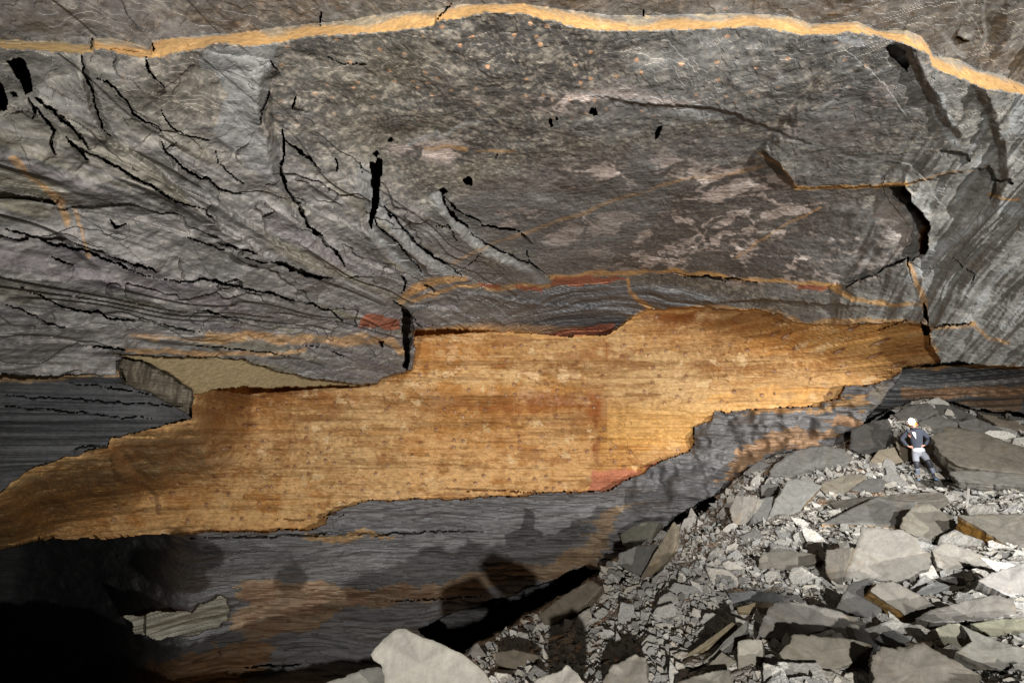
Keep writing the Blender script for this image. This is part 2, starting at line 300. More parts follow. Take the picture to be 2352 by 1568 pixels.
# open joints
CR = [
 ([(75, 220), (100, 240), (140, 270), (165, 295), (190, 320), (206, 347)], 13, 1.5), ([(62, 225), (80, 255), (74, 270)], 8, 1.),
 ([(80, 240), (95, 265), (120, 300), (118, 330), (131, 362)], 7, 1.), ([(150, 315), (165, 335), (190, 355), (202, 368)], 9, 1.2),
 ([(175, 340), (230, 365), (290, 395), (340, 425), (400, 458), (440, 475), (478, 481)], 5.5, 1.3), ([(476, 480), (475, 490), (495, 511)], 7, 1.3),
 ([(187, 122), (190, 170), (215, 210), (217, 240), (228, 270), (235, 295), (256, 316)], 5.5, 1.), ([(213, 180), (245, 185), (265, 205), (290, 235), (305, 260), (340, 280), (365, 295), (368, 306)], 4.6, 1.2),
 ([(365, 325), (380, 350), (405, 365), (420, 385), (460, 410), (475, 405), (495, 430), (562, 451)], 5.5, 1.3), ([(333, 128), (340, 160), (360, 185), (380, 210)], 4, .9), ([(371, 245), (380, 275), (400, 295), (440, 315), (487, 323)], 3.2, .8), ([(490, 340), (500, 370), (520, 385), (560, 430)], 2.6, .6),
 ([(652, 290), (650, 350), (648, 390), (660, 430), (690, 480), (720, 530), (750, 560), (780, 590), (797, 622)], 10, 1.5), ([(655, 320), (680, 340), (710, 365), (737, 389)], 7, 1.3), ([(624, 140), (640, 167)], 4, .8), ([(615, 205), (608, 240), (600, 285)], 3.6, .8), ([(680, 222), (672, 248)], 4, .8), ([(769, 362), (772, 395)], 3.4, .8),
 ([(872, 470), (900, 492), (925, 522), (960, 562), (1000, 592), (1040, 617), (1073, 638)], 6.5, 1.3), ([(856, 480), (870, 515), (920, 565), (950, 600), (968, 630)], 4.5, 1.1), ([(828, 370), (838, 400)], 3, .8),
 ([(1012, 438), (1025, 472), (1050, 505), (1080, 530)], 8, 1.4), ([(1020, 448), (1050, 482), (1070, 497), (1092, 500), (1112, 513)], 5, 1.1), ([(1100, 515), (1150, 526), (1197, 531)], 5.5, 1.2), ([(1195, 535), (1208, 548), (1222, 562)], 6, 1.2), ([(1080, 532), (1150, 580), (1230, 611), (1267, 640)], 4.6, 1.2),
 ([(1000, 515), (1030, 520), (1040, 545), (1050, 550)], 3, .8), ([(1210, 575), (1218, 600), (1240, 620)], 3.4, .8),
 ([(618, 600), (680, 618), (720, 632), (762, 646)], 10, 1.6), ([(560, 590), (600, 600), (625, 605)], 3, .8),
 ([(0, 524), (73, 542), (125, 564), (146, 563), (201, 577), (216, 586), (264, 605), (311, 623), (366, 641)], 6, 1.4), ([(366, 641), (450, 649), (461, 638), (513, 649), (557, 663), (623, 674), (659, 687), (714, 696), (754, 711), (776, 726), (806, 747)], 6.5, 1.4), ([(270, 598), (311, 608), (345, 615), (368, 629)], 5.5, 1.2),
 ([(37, 656), (92, 678), (139, 704), (190, 714), (227, 716), (245, 731), (330, 737), (403, 751), (470, 765)], 4.5, 1.2), ([(441, 716), (476, 712), (513, 727), (560, 741)], 5, 1.2), ([(0, 696), (55, 716), (110, 740), (157, 755)], 3.6, 1.), ([(212, 795), (293, 804)], 4, 1.), ([(436, 795), (549, 802), (622, 810), (677, 821)], 3., .9), ([(700, 790), (740, 800), (790, 818)], 3.2, .9), ([(110, 592), (140, 600), (172, 610)], 4.5, 1.), ([(500, 556), (540, 570), (600, 585)], 4, .9), ([(430, 545), (480, 560), (520, 575)], 3.4, .8), ([(250, 500), (270, 520), (292, 514)], 5, 1.),
 ([(900, 690), (925, 702), (940, 716)], 7, 1.4), ([(925, 630), (930, 650), (924, 674)], 7, 1.4), ([(970, 655), (990, 662), (1000, 672)], 5, 1.),
 ([(2083, 585), (2087, 620), (2096, 652)], 6, .8), ([(2124, 700), (2131, 715), (2132, 742), (2141, 795)], 7, .8), ([(1520, 632), (1640, 634), (1700, 641), (1742, 647)], 3, .8), ([(1560, 640), (1620, 633), (1680, 648)], 2.6, .7),
 ([(2010, 625), (2050, 608), (2085, 590)], 6, 1.), ([(1940, 660), (1975, 640), (2010, 626)], 4, .8), ([(2140, 750), (2200, 746), (2235, 742)], 4, .9), ([(2185, 590), (2210, 610), (2238, 632), (2236, 655)], 2.6, .5), ([(2010, 758), (2060, 745), (2088, 735)], 3, .6),
 ([(750, 1186), (760, 1179), (792, 1184)], 5, .9), ([(430, 1238), (560, 1233), (740, 1226), (950, 1226)], 5, 1.), ([(850, 1228), (1000, 1222), (1120, 1220)], 3.4, .8), ([(600, 1196), (680, 1193), (750, 1184)], 2, .3), ([(1060, 1128), (1180, 1127), (1240, 1131)], 2.6, .3), ([(560, 1530), (640, 1528), (700, 1524)], 4, .9), ([(880, 1380), (1000, 1374), (1110, 1366)], 2.6, .6),
 ([(0, 905), (150, 915), (300, 925), (430, 935)], 3.6, .8), ([(0, 930), (200, 950), (380, 965)], 3, .7), ([(150, 880), (280, 892), (360, 910)], 3, .7), ([(170, 1030), (215, 1026), (246, 1022)], 4, .8), ([(278, 848), (284, 862), (288, 878)], 7, .7),
 ([(1040, 640), (1090, 600), (1105, 580)], 2, .3), ([(2196, 85), (2212, 92), (2228, 98)], 5, .6), ([(735, 60), (738, 20)], 3, .6), ([(352, 96), (352, 118)], 3, .6), ([(213, 88), (212, 118)], 4, .7), ([(1003, 50), (1008, 38), (1040, 5)], 3, .5), ([(1478, 20), (1480, 40)], 3, .5), ([(750, 130), (790, 145), (845, 148)], 2.4, .4),
]
for k_, (l, wd, dp) in enumerate(CR):
    crack(l, wd, dp)
    if wd >= 3.4: ledge(l, 2, .06 + .012 * wd, 26, 1 if k_ % 4 else -1)
for poly, dp in (
 ([(15, 141), (40, 132), (60, 145), (70, 170), (73, 206), (58, 216), (45, 180), (28, 158)], 1.6), ([(-5, 185), (10, 200), (22, 232), (16, 252), (0, 250), (-10, 220)], 1.4), ([(26, 210), (40, 212), (42, 222), (30, 220)], .8),
 ([(848, 372), (860, 372), (866, 362), (876, 366), (879, 400), (871, 440), (867, 470), (861, 500), (856, 525), (849, 508), (854, 470), (853, 430), (856, 400)], 1.8), ([(855, 352), (866, 346), (872, 352), (864, 358)], .9), ([(892, 324), (899, 315), (907, 324)], .9),
 ([(1060, 412), (1072, 404), (1084, 410), (1082, 427), (1068, 424)], 1.2), ([(1008, 438), (1018, 430), (1030, 440), (1016, 446)], 1.2), ([(1357, 248), (1370, 249), (1375, 265), (1358, 262)], 1.), ([(1263, 270), (1268, 275), (1266, 295), (1260, 288)], .9), ([(1508, 290), (1520, 288), (1518, 305), (1507, 322)], .9), ([(1277, 266), (1282, 274), (1278, 276)], .6), ([(1138, 366), (1144, 354), (1142, 352)], .6), ([(885, 488), (900, 494), (896, 500)], .8),
 ([(926, 706), (941, 714), (951, 740), (954, 765), (945, 782), (939, 812), (935, 850), (925, 842), (929, 800), (926, 760)], 2.2), ([(868, 778), (884, 782), (880, 798)], 1.), ([(2122, 690), (2130, 708), (2134, 740), (2124, 730)], .8), ([(2116, 740), (2136, 748), (2138, 770), (2122, 765)], .8)):
    pit(poly, dp)

# shattered slate facets of the rubble bed
Ph = RAY[ih] * T[ih][:, None]
sc = np.array([1.0, 1.0, 2.2], np.float32)
dt = np.zeros(len(ih), np.float32)
for fq, amp, gapd in ((.7, .26, .12), (2.0, .10, .06), (5.0, .035, .02)):
    f1, f2, rd, vc = worley(Ph + .08 * np.stack([fbm(Ph, 2.5, 2, 4.), fbm(Ph, 2.5, 2, 24.), fbm(Ph, 2.5, 2, 44.)], -1), sc * fq)
    tilt = (rd * vc).sum(-1) * 1.1 + rd[:, 0] * .5
    dt += -amp * tilt + gapd * sstep(.07, .0, f2 - f1)
T[ih] += dt * np.clip(T[ih] / 9, .45, 1.3)

P = RAY * T[:, None]

# ------------------------------------------------------------------ mineral colour of the rock (base colour; yellow wall's left end carries painted falloff)
def lin(r, g, b):
    c = np.array([r, g, b], float) / 255; return np.where(c <= .04045, c / 12.92, ((c + .055) / 1.055) ** 2.4).astype(np.float32)
COL = np.zeros((len(PX), 3), np.float32)
def mixc(mask, c, k=1.0):
    mk = (np.asarray(mask, np.float32) * k)[:, None]; COL[:] = COL * (1 - mk) + np.asarray(c, np.float32) * mk
def blobs(lst):
    o = np.zeros(len(PX), np.float32)
    for x, y, rx, ry, wgt in lst: o += wgt * np.exp(-((PX - x) / rx) ** 2 - ((PY - y) / ry) ** 2)
    return np.clip(o, 0, 1)
def softpoly(poly): return inpoly(poly, W2X, W2Y)
def stripe(line, wd, soft=.6):
    o = np.zeros(len(PX), np.float32); idx, d, a, sg = lined(line, wd, W2X * .5 + WX * .5, W2Y * .5 + WY * .5); o[idx] = sstep(wd * .5, wd * .5 * (1 - soft), d + wd * .18 * wn1[idx]); return o
n_lo = fbm(P, .45, 4, 1.); n_md = fbm(P, 2.2, 4, 11.); n_hi = fbm(P, 9.0, 3, 21.); n_vh = fbm(P, 21., 2, 31.)
# roof
COL[:] = lin(90, 87, 82)
mixc(sstep(-.3, .6, n_lo), lin(108, 105, 99))
mixc(sstep(.05, .6, n_md), lin(116, 112, 104), .4); mixc(sstep(.1, .7, -n_md), lin(78, 74, 70), .55)
mixc(blobs([(1050, 230, 170, 110, .9), (880, 240, 120, 120, .6), (430, 200, 150, 100, .5), (1330, 300, 120, 40, .7), (1050, 390, 80, 50, .6), (560, 480, 90, 60, .6), (1960, 380, 200, 50, .5), (2080, 30, 120, 60, .7), (1900, 450, 130, 25, .7)]) * sstep(-.5, .3, n_lo), lin(124, 115, 88), .6)
mixc(sstep(.18, .5, n_hi + .35 * n_md), lin(150, 141, 127), .55)
mixc(sstep(.32, .6, n_vh + .25 * n_hi), lin(160, 150, 135), .45); mixc(sstep(.3, .6, -n_vh), lin(70, 67, 63), .25)
warp = P + .5 * np.stack([fbm(P, .9, 3, 5.), fbm(P, .9, 3, 6.), 0 * n_lo], -1)
fl = fbm(warp, (.9, 1.1, .3), 5, 61., .6); rg = 1 - np.abs(fbm(warp, (.7, .8, .3), 4, 71.)) * 3
wfl = blobs([(1950, 570, 190, 60, 1.), (1640, 430, 200, 40, .7), (1420, 400, 150, 40, .8), (1300, 520, 130, 35, .7), (1650, 540, 260, 60, .65), (1900, 300, 80, 30, .8), (1640, 330, 60, 20, .9), (1380, 235, 180, 22, .7), (1180, 430, 80, 16, .9), (1000, 345, 90, 20, .6), (1780, 480, 160, 30, .7), (2020, 230, 120, 50, .5), (1150, 480, 120, 30, .4), (900, 560, 90, 40, .35), (620, 640, 150, 60, .3), (1500, 600, 160, 25, .5), (1850, 640, 200, 18, .5)])
fm = np.maximum(sstep(.30, .40, fl), .8 * sstep(.72, .92, rg + .3 * n_hi)) * sstep(.12, .5, wfl + .25 * fl)
mixc(sstep(0, .3, wfl) * flat, lin(82, 75, 72), .6)
mixc(fm * (flat > .2), lin(176, 160, 150), .85)
mixc(fm * (flat > .2) * sstep(.05, .35, n_md) * (wfl > .55), lin(206, 193, 184), .8)
mixc(flat * sstep(.55, .85, 1 - np.abs(fbm(warp, (.35, .5, .3), 5, 141.)) * 5) * sstep(-.1, .3, n_lo + .3 * n_hi), lin(140, 136, 130), .45)
mixc(flat * sstep(.1, .35, fbm(P, (.25, .4, .3), 4, 151.)), lin(112, 112, 111), .45)
# sparse orange grains on the roof
f1, f2, rd, vc = worley(P[M_V] * 1.0, (3.0, 3.0, .3)); g = np.zeros(len(PX), np.float32); f1 = np.hypot(vc[:, 0], vc[:, 1]); g[M_V] = ((f1 < .11) & (rd[:, 0] > .35)) * 1.0
mixc(g * blobs([(1250, 130, 700, 130, 1.)]), lin(214, 164, 122), .8)
# grey freshly split patches
gb = lin(124, 124, 122)
for poly in ([(355, 60), (365, 45), (400, 40), (470, 45), (530, 75), (552, 78), (480, 86), (400, 93), (350, 97)],
             [(470, 110), (500, 98), (575, 106), (640, 100), (628, 150), (622, 200), (612, 260), (604, 310), (650, 345), (640, 400), (680, 470), (720, 530), (690, 530), (620, 440), (560, 350), (500, 300), (530, 215), (490, 165), (470, 150)],
             [(842, 392), (855, 400), (852, 470), (850, 520), (900, 570), (960, 630), (900, 600), (856, 550), (846, 480)], [(1530, 255), (1640, 248), (1690, 268), (1650, 275)], [(700, 40), (760, 20), (800, 50), (760, 60)]):
    mixc(softpoly(poly), gb * (1 + .15 * n_md[:, None]), .85)
for l, wd in (([(1340, 215), (1500, 243), (1640, 250), (1700, 272), (1800, 312), (1880, 336)], 14), ([(740, 60), (800, 30), (830, 5)], 12), ([(1000, 320), (1060, 288), (1180, 270)], 8), ([(940, 335), (1000, 308)], 16), ([(2068, 95), (2085, 130), (2105, 190), (2130, 215), (2160, 260)], 18), ([(2060, 40), (2100, 78), (2160, 130)], 10), ([(2150, 60), (2200, 110), (2240, 150)], 14), ([(1420, 800 - 560), (1560, 215), (1640, 250)], 8), ([(1880, 336), (1990, 380), (2150, 340), (2190, 320)], 6), ([(1860, 270), (1950, 200), (2080, 130)], 9)):
    mixc(stripe(l, wd), lin(146, 146, 144), .6)
mixc(NEAR, lin(84, 80, 76), .45)
# folded beds on both flanks
stk = fbm(LB, (9, .5, 1), 4, 91.); stk2 = fbm(LB, (3, .18, 1), 3, 93.)
lf = np.clip(left, 0, 1)
mixc(lf, lin(121, 118, 115), .8); mixc(lf * sstep(0, .6, stk), lin(148, 143, 140), .6); mixc(lf * sstep(.1, .7, -stk), lin(84, 82, 80), .6); mixc(lf * sstep(.2, .6, stk2), lin(112, 104, 108), .5)
mixc(lf * sstep(.25, .5, -stk2) * sstep(-.2, .3, n_lo), lin(122, 116, 92), .5); mixc(lf * sstep(.15, .45, n_hi), lin(146, 141, 134), .3)
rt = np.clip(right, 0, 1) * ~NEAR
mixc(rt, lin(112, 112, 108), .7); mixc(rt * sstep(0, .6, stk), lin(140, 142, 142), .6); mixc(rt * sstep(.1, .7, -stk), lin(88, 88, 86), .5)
for poly in (zz(1895, 28.7, .2014, [(1170, 960), (1240, 1100), (1260, 1200), (1330, 1300), (1400, 1430), (1480, 1520), (1560, 1540), (1500, 1400), (1490, 1200), (1440, 1050), (1400, 980), (1300, 960)]),
             zz(1895, 28.7, .2014, [(1830, 1150), (1780, 1250), (1700, 1420), (1640, 1500), (1560, 1568), (1640, 1568), (1720, 1450), (1790, 1300)]),
             zz(1895, 344.5, .2014, [(1900, 560), (2200, 560), (2300, 650), (2300, 720), (1900, 700), (1750, 880), (1600, 1000), (1500, 1100), (1200, 1400), (1000, 1568), (900, 1568), (1150, 1200), (1250, 1050), (1500, 1000), (1700, 850), (1850, 650)]),
             zz(1895, 28.7, .2014, [(100, 250), (250, 220), (420, 240), (480, 390), (400, 370), (200, 300)]),
             zz(1895, 28.7, .2014, [(2190, 930), (2300, 930), (2300, 1450), (2150, 1350), (2060, 1240), (2100, 1100)])):
    mixc(softpoly(poly), lin(136, 138, 138) * (1 + .2 * stk[:, None]), .75)
mixc(stripe([(832, 395), (855, 460), (856, 525), (900, 572), (968, 645)], 46), gb, .85)
mixc(stripe([(866, 478), (915, 530), (955, 570), (1000, 605), (1060, 640)], 40), gb, .85)
mixc(stripe([(1008, 450), (1055, 525), (1090, 555), (1160, 595), (1255, 645)], 34), gb, .8)
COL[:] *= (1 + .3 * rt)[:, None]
# bluish beds under the roof edge
bk = np.clip(back, 0, 1); xb = fbm(XB, (1, 4, 1), 4, 97.)
lowb = bk * sstep(632, 655, PY + wn2 * 10 - .02 * np.abs(PX - 1400))
mixc(lowb, lin(100, 101, 104), .9); mixc(lowb * sstep(.1, .6, xb), lin(124, 124, 125), .5); mixc(lowb * sstep(.15, .6, -xb), lin(84, 83, 82), .5)
# yellow cleavage wall
Yw = M_YW.astype(np.float32)
hst = fbm(XW, (.22, 1, 6), 4, 101., .7); hs2 = fbm(XW, (.12, 1, 2.2), 3, 103.); big = fbm(XW, (.22, 1, .45), 4, 105.)
mixc(Yw, lin(162, 128, 84)); mixc(Yw * sstep(0, .6, hst), lin(188, 147, 92), .5); mixc(Yw * sstep(.0, .5, -hst), lin(136, 90, 42), .7); mixc(Yw * sstep(.05, .5, n_md), lin(196, 158, 106), .3); mixc(Yw * sstep(.05, .5, -n_md), lin(156, 106, 52), .4); mixc(Yw * sstep(.25, .5, n_hi), lin(214, 180, 128), .35); mixc(Yw * sstep(.25, .5, -n_hi), lin(134, 90, 46), .35)
mixc(Yw * sstep(.1, .6, hs2), lin(165, 112, 50), .45); mixc(Yw * sstep(.0, .4, STEPW), lin(170, 134, 90), .45); mixc(Yw * sstep(.0, .4, -STEPW), lin(168, 118, 62), .4); mixc(Yw * sstep(.05, .5, big), lin(186, 154, 108), .6); mixc(Yw * sstep(.1, .5, -big), lin(172, 118, 56), .5)
mixc(Yw * blobs([(1200, 860, 260, 30, .9), (1000, 870, 120, 30, .7), (1500, 880, 120, 30, .6), (1900, 840, 60, 60, .5), (1120, 1090, 250, 50, .8), (640, 1110, 200, 70, .7), (1700, 900, 300, 30, .4), (600, 1180, 200, 30, .6)]) * sstep(-.5, .3, n_md), lin(206, 172, 122), .6)
mixc(Yw * blobs([(1280, 930, 110, 22, 1.), (1100, 925, 140, 18, .7), (1560, 725, 110, 16, .9), (1660, 745, 120, 14, .6), (1000, 800, 90, 14, .6), (700, 915, 120, 18, .8), (1360, 950, 20, 60, .8), (1365, 1010, 14, 60, .9), (1860, 762, 22, 10, .9), (1380, 800, 40, 40, .6), (1130, 935, 120, 14, .6), (300, 1060, 100, 30, .4)]) * sstep(-.45, .25, n_md + .4 * hst), lin(136, 76, 32), .95)
mixc(Yw * softpoly([(1200, 912), (1290, 905), (1365, 912), (1362, 935), (1300, 930), (1205, 940)]) * sstep(-.3, .3, n_hi), lin(168, 130, 112), .6)
for poly, c, kk in (([(880, 905), (1000, 900), (1365, 905), (1358, 962), (1200, 950), (1040, 955), (880, 938)], (140, 92, 44), .55), ([(930, 1010), (1100, 985), (1362, 975), (1358, 1128), (960, 1142)], (194, 152, 100), .55), ([(1374, 965), (1592, 985), (1590, 1010), (1372, 1070)], (186, 136, 68), .45), ([(470, 905), (850, 900), (850, 930), (600, 940), (470, 925)], (150, 104, 54), .5), ([(960, 765), (1400, 775), (1400, 830), (960, 815)], (160, 112, 56), .35), ([(1430, 740), (1820, 745), (1830, 790), (1420, 800)], (170, 118, 58), .35), ([(1840, 750), (2120, 750), (2050, 860), (1850, 910)], (184, 142, 82), .5), ([(250, 1110), (760, 1090), (800, 1160), (740, 1212), (240, 1232)], (186, 150, 100), .5), ([(1610, 905), (1900, 880), (1880, 930), (1640, 944)], (196, 146, 80), .6)):
    mixc(Yw * softpoly(poly) * sstep(-.7, .1, n_md + .5 * hst), lin(*c), kk)
mixc(Yw * stripe([(1398, 790), (1400, 860), (1385, 900), (1366, 930), (1364, 1010), (1366, 1075)], 14) * sstep(-.3, .4, n_md + .5 * n_hi), lin(132, 78, 34), .6)
rfl = fbm(XW, (1.6, 1, 2.4), 5, 107., .62)
mixc(Yw * sstep(.28, .42, rfl) * blobs([(1150, 860, 330, 45, 1.), (700, 920, 230, 22, .9), (1000, 790, 140, 40, .5), (1560, 740, 130, 22, .5), (450, 1040, 240, 60, .55), (1600, 840, 200, 50, .3)]), lin(214, 180, 138), .7)
drip = fbm(XW, (5.0, 1, 1.6), 4, 109.); mixc(.5 * Yw * sstep(.7, .95, drip + .35 * rfl) * sstep(.0, .4, fbm(XW, .5, 2, 111.)), lin(226, 202, 158), .65)
f1, f2, rd, vc = worley(XW[M_YW], (1.75, 1, 1.75)); t1 = np.zeros(len(PX), np.float32); t2 = t1.copy()
f1 = np.hypot(vc[:, 0], vc[:, 2]); t1[M_YW] = sstep(.17, .12, f1) * (rd[:, 0] > .1); t2[M_YW] = sstep(.10, .05, np.hypot(vc[:, 0] - .02, vc[:, 2] + .05)) * (rd[:, 0] > .1)
mixc(t1, lin(104, 62, 34), .9); mixc(t2, lin(200, 172, 148), .6)
fk = fbm(XW, (.8, 1, 2.6), 5, 191., .62); fk2 = fbm(XW, (.16, 1, 4.0), 5, 193., .62)
mixc(Yw * sstep(.20, .26, fk) * sstep(-.2, .35, fbm(XW, .35, 3, 195.)), lin(196, 160, 112), .55); mixc(Yw * sstep(.24, .30, -fk) * sstep(-.2, .3, -hs2), lin(128, 78, 36), .55); mixc(Yw * sstep(.26, .34, fk2), lin(120, 82, 42), .5)
run = fbm(XW, (2.4, 1, .25), 4, 161.); mixc(Yw * sstep(.22, .5, run) * sstep(-.1, .4, n_lo), lin(150, 100, 52), .12); mixc(Yw * sstep(.3, .55, -run), lin(206, 172, 122), .10)
T_spot = t2
f1, f2, rd, vc = worley(XW[M_YW], (.9, 1, .9)); t1[:] = 0; f1 = np.hypot(vc[:, 0], vc[:, 2]); t1[M_YW] = sstep(.16, .02, f1 + .22 * n_hi[M_YW] + .15 * n_md[M_YW]) * (rd[:, 1] > .5); mixc(t1, lin(222, 196, 150), .55)
mixc(Yw * sstep(330, 60, PX + 30 * wn1) * (PY < 1300), lin(150, 118, 74), .5)  # wall colour darkened to the left, standing in for lamp falloff
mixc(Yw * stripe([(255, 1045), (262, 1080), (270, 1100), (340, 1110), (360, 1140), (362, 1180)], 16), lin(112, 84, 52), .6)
mixc(Yw * (PX > 1395) * sstep(1350, 1400, PX) * sstep(1040, 1000, PY) * sstep(900, 960, PY), lin(206, 160, 92), .5)
for poly in ([(1358, 1085), (1480, 1075), (1435, 1105), (1400, 1127), (1355, 1127)], [(1476, 1070), (1520, 1058), (1500, 1082)]):
    mixc(inpoly(poly), lin(166, 104, 78) * (1 + .3 * hst[:, None]), .9)
# beige roof slip under the left flank
mixc(M_BE, lin(160, 143, 108) * (1 + .05 * n_md[:, None]))
# left block
mixc(M_BL, lin(64, 64, 65)); bs = fbm(np.stack([P[:, 2], q_, 0 * q_], -1), (9, .3, 1), 4, 115.)
mixc(M_BL * sstep(.1, .6, bs), lin(80, 80, 79), .6); mixc(M_BL * sstep(.1, .6, -bs), lin(54, 54, 54), .6)
mixc(M_BL * stripe([(-50, 842 + 22), (120, 862), (270, 858)], 26), lin(170, 140, 100), .7); mixc(M_END, lin(110, 100, 82), .7)
# bench
Bn = M_BENCH.astype(np.float32); gs = fbm(XG, (.25, 1, 4.5), 5, 121., .7); g2 = fbm(XG, (.2, 1, 1.5), 3, 123.)
mixc(Bn, lin(90, 88, 87)); mixc(Bn * sstep(.1, .6, gs), lin(114, 114, 115), .5); mixc(Bn * sstep(.1, .6, -gs), lin(78, 78, 80), .6); mixc(Bn * sstep(.1, .6, g2), lin(108, 107, 106), .5)
for poly, c in (([(560, 1352), (640, 1340), (800, 1345), (1000, 1350), (1090, 1312), (1150, 1290), (1280, 1280), (1335, 1258), (1362, 1208), (1400, 1160), (1462, 1150), (1405, 1222), (1370, 1285), (1320, 1312), (1120, 1352), (1060, 1370), (880, 1380), (780, 1400), (740, 1442), (650, 1458), (560, 1475), (528, 1425)], (128, 107, 82)),
                ([(300, 1550), (420, 1500), (560, 1470), (640, 1490), (560, 1568), (300, 1600)], (120, 92, 62)), ([(700, 1222), (860, 1226), (920, 1232), (840, 1240), (720, 1240)], (140, 112, 74)), ([(1700, 940), (1880, 933), (1884, 945), (1760, 950)], (156, 120, 78)), ([(1890, 960), (1990, 955), (1985, 975), (1890, 975)], (140, 108, 78)), ([(1730, 1010), (1830, 985), (1905, 985), (1900, 1020), (1800, 1040), (1710, 1090), (1660, 1120), (1690, 1060)], (140, 110, 80)), ([(1990, 905), (2040, 885), (2060, 900), (2010, 940), (1990, 930)], (112, 104, 92)), ([(1885, 920), (1925, 915), (1950, 900), (1980, 905), (1960, 935), (1890, 945)], (150, 116, 74))):
    mixc(inpoly(poly, W2X + 40 * gs + 12 * n_md, W2Y + 7 * n_md + 4 * n_hi) * M_BENCH, lin(*c) * (1 + .25 * gs[:, None] + .2 * n_md[:, None]), .85)
mixc(softpoly([(560, 1352), (800, 1346), (1000, 1352), (980, 1372), (760, 1400), (740, 1440), (560, 1475)]) * Bn * sstep(-.3, .3, n_md), lin(112, 84, 66), .6)
mixc(inpoly(P_PALE, W2X + 10 * wn1, W2Y + 8 * wn2), lin(128, 125, 112) * (1 + .3 * gs[:, None]) * (1 + .12 * n_md[:, None]))
# far right shelf
shs = fbm(np.stack([P[:, 0], 0 * bz, P[:, 2] + .1 * P[:, 0]], -1), (.3, 1, 8), 4, 131.)
mixc(M_SH, lin(96, 97, 98)); mixc(M_SH * sstep(.1, .5, shs), lin(128, 126, 122), .6); mixc(M_SH * sstep(.1, .5, -shs), lin(70, 70, 71), .7)
mixc(M_SH * softpoly([(2070, 888), (2180, 880), (2352, 878), (2352, 902), (2200, 908), (2075, 912)]), lin(150, 118, 88) * (1 + .25 * shs[:, None]), .8); mixc(M_SH * softpoly([(2190, 925), (2352, 905), (2352, 945), (2240, 938)]), lin(136, 108, 76), .6)
# ochre: riser, joints, stains
och = lin(180, 142, 92)
mixc(BAND * sstep(1.05, .5, fr + .4 * n_md + .25 * n_lo), och * (1 + .16 * n_md[:, None]), .95); mixc(BAND * sstep(.1, .5, n_md + fr * .9 - .7), lin(150, 136, 112), .8); mixc(BAND * sstep(.55, .0, fr) * sstep(-.3, .4, n_md), lin(194, 148, 88), .5); mixc(BAND * (PX < 215), lin(150, 130, 92), .6); mixc(BAND * sstep(.35, .55, n_hi), lin(150, 118, 70), .4)
for l, wd, kk in (([(1040, 602), (1130, 565), (1225, 527), (1300, 497), (1400, 470), (1500, 430), (1560, 414), (1750, 384)], 11, .3), ([(1690, 590), (1800, 522), (1885, 474)], 5, .5), ([(1828, 434), (1900, 435), (2000, 428), (2080, 423)], 11, .85), ([(2080, 425), (2200, 400), (2265, 384)], 4, .7), ([(1740, 350), (1795, 385), (1818, 420), (1832, 434)], 5, .6),
                  ([(925, 690), (950, 668), (985, 652), (1040, 640), (1070, 638)], 26, .7), ([(950, 690), (1010, 672), (1060, 655), (1180, 655), (1265, 652)], 16, .6), ([(1270, 632), (1450, 625), (1600, 628), (1750, 640), (1850, 645), (1930, 660)], 13, .7), ([(1900, 655), (1960, 688), (2050, 700), (2122, 703)], 16, .7), ([(1440, 640), (1448, 672), (1470, 690), (1500, 708)], 14, .7), ([(2090, 610), (2105, 635), (2120, 680), (2130, 745), (2150, 800)], 18, .6), ([(2085, 838), (2200, 836), (2400, 838)], 9, .8), ([(2140, 752), (2240, 745)], 12, .5), ([(2235, 745), (2270, 775), (2320, 785)], 12, .5), ([(480, 770), (640, 775), (780, 780), (900, 778), (925, 800)], 30, .55), ([(290, 800), (480, 812), (600, 815), (700, 800)], 16, .5), ([(360, 780), (300, 770), (520, 785)], 10, .4), ([(980, 345), (1020, 335), (1070, 345)], 14, .5), ([(1100, 350), (1180, 345)], 9, .4),
                  ([(950, 760), (1100, 760), (1390, 772), (1430, 745), (1480, 715), (1640, 704), (1790, 722), (1840, 742), (2060, 738), (2120, 745)], 16, .6), ([(1360, 755), (1100, 752), (960, 758)], 20, .4), ([(2270, 448), (2300, 452), (2340, 456)], 8, .7), ([(170, 480), (190, 530), (205, 590)], 12, .4), ([(30, 365), (90, 420), (140, 470), (160, 520)], 24, .5)):
    mixc(stripe(l, wd) * sstep(-.9, .1, n_md + .3), lin(196, 150, 88), kk)
for poly in ([(1180, 648), (1260, 654), (1255, 662), (1185, 656)], [(1290, 629), (1400, 631), (1440, 640), (1400, 646), (1272, 648)], [(1250, 757), (1330, 750), (1380, 738), (1412, 740), (1402, 765), (1300, 768)], [(832, 735), (922, 720), (926, 746), (818, 756)], [(1090, 642), (1150, 640), (1150, 652), (1100, 650)], [(1840, 644), (1910, 655), (1900, 664), (1830, 655)]):
    mixc(softpoly(poly), lin(150, 88, 62) * (1 + .2 * xb[:, None]), .85)
mixc(hm * sstep(22, 8, dd + 6 * wn1) * sstep(470, 520, PY), lin(168, 112, 46), .85)
# rubble bed
Hp = M_HEAP.astype(np.float32); hr = np.zeros(len(PX), np.float32)
f1, f2, rd, vc = worley(Ph, sc * 2.6); hr[ih] = rd[:, 1]
mixc(Hp, lin(152, 147, 138)); mixc(Hp * sstep(.0, .9, hr), lin(164, 160, 152), .7); mixc(Hp * sstep(.0, .9, -hr), lin(120, 117, 111), .6); mixc(Hp * sstep(.15, .5, n_hi), lin(150, 144, 134), .4)
hu = np.zeros(len(PX), np.float32); hu[ih] = (rd[:, 2] > .88); mixc(hu, lin(186, 150, 116), .6)
COL[:] = np.clip(COL * (1 + .10 * n_hi[:, None] + .08 * n_vh[:, None]), .004, .9)

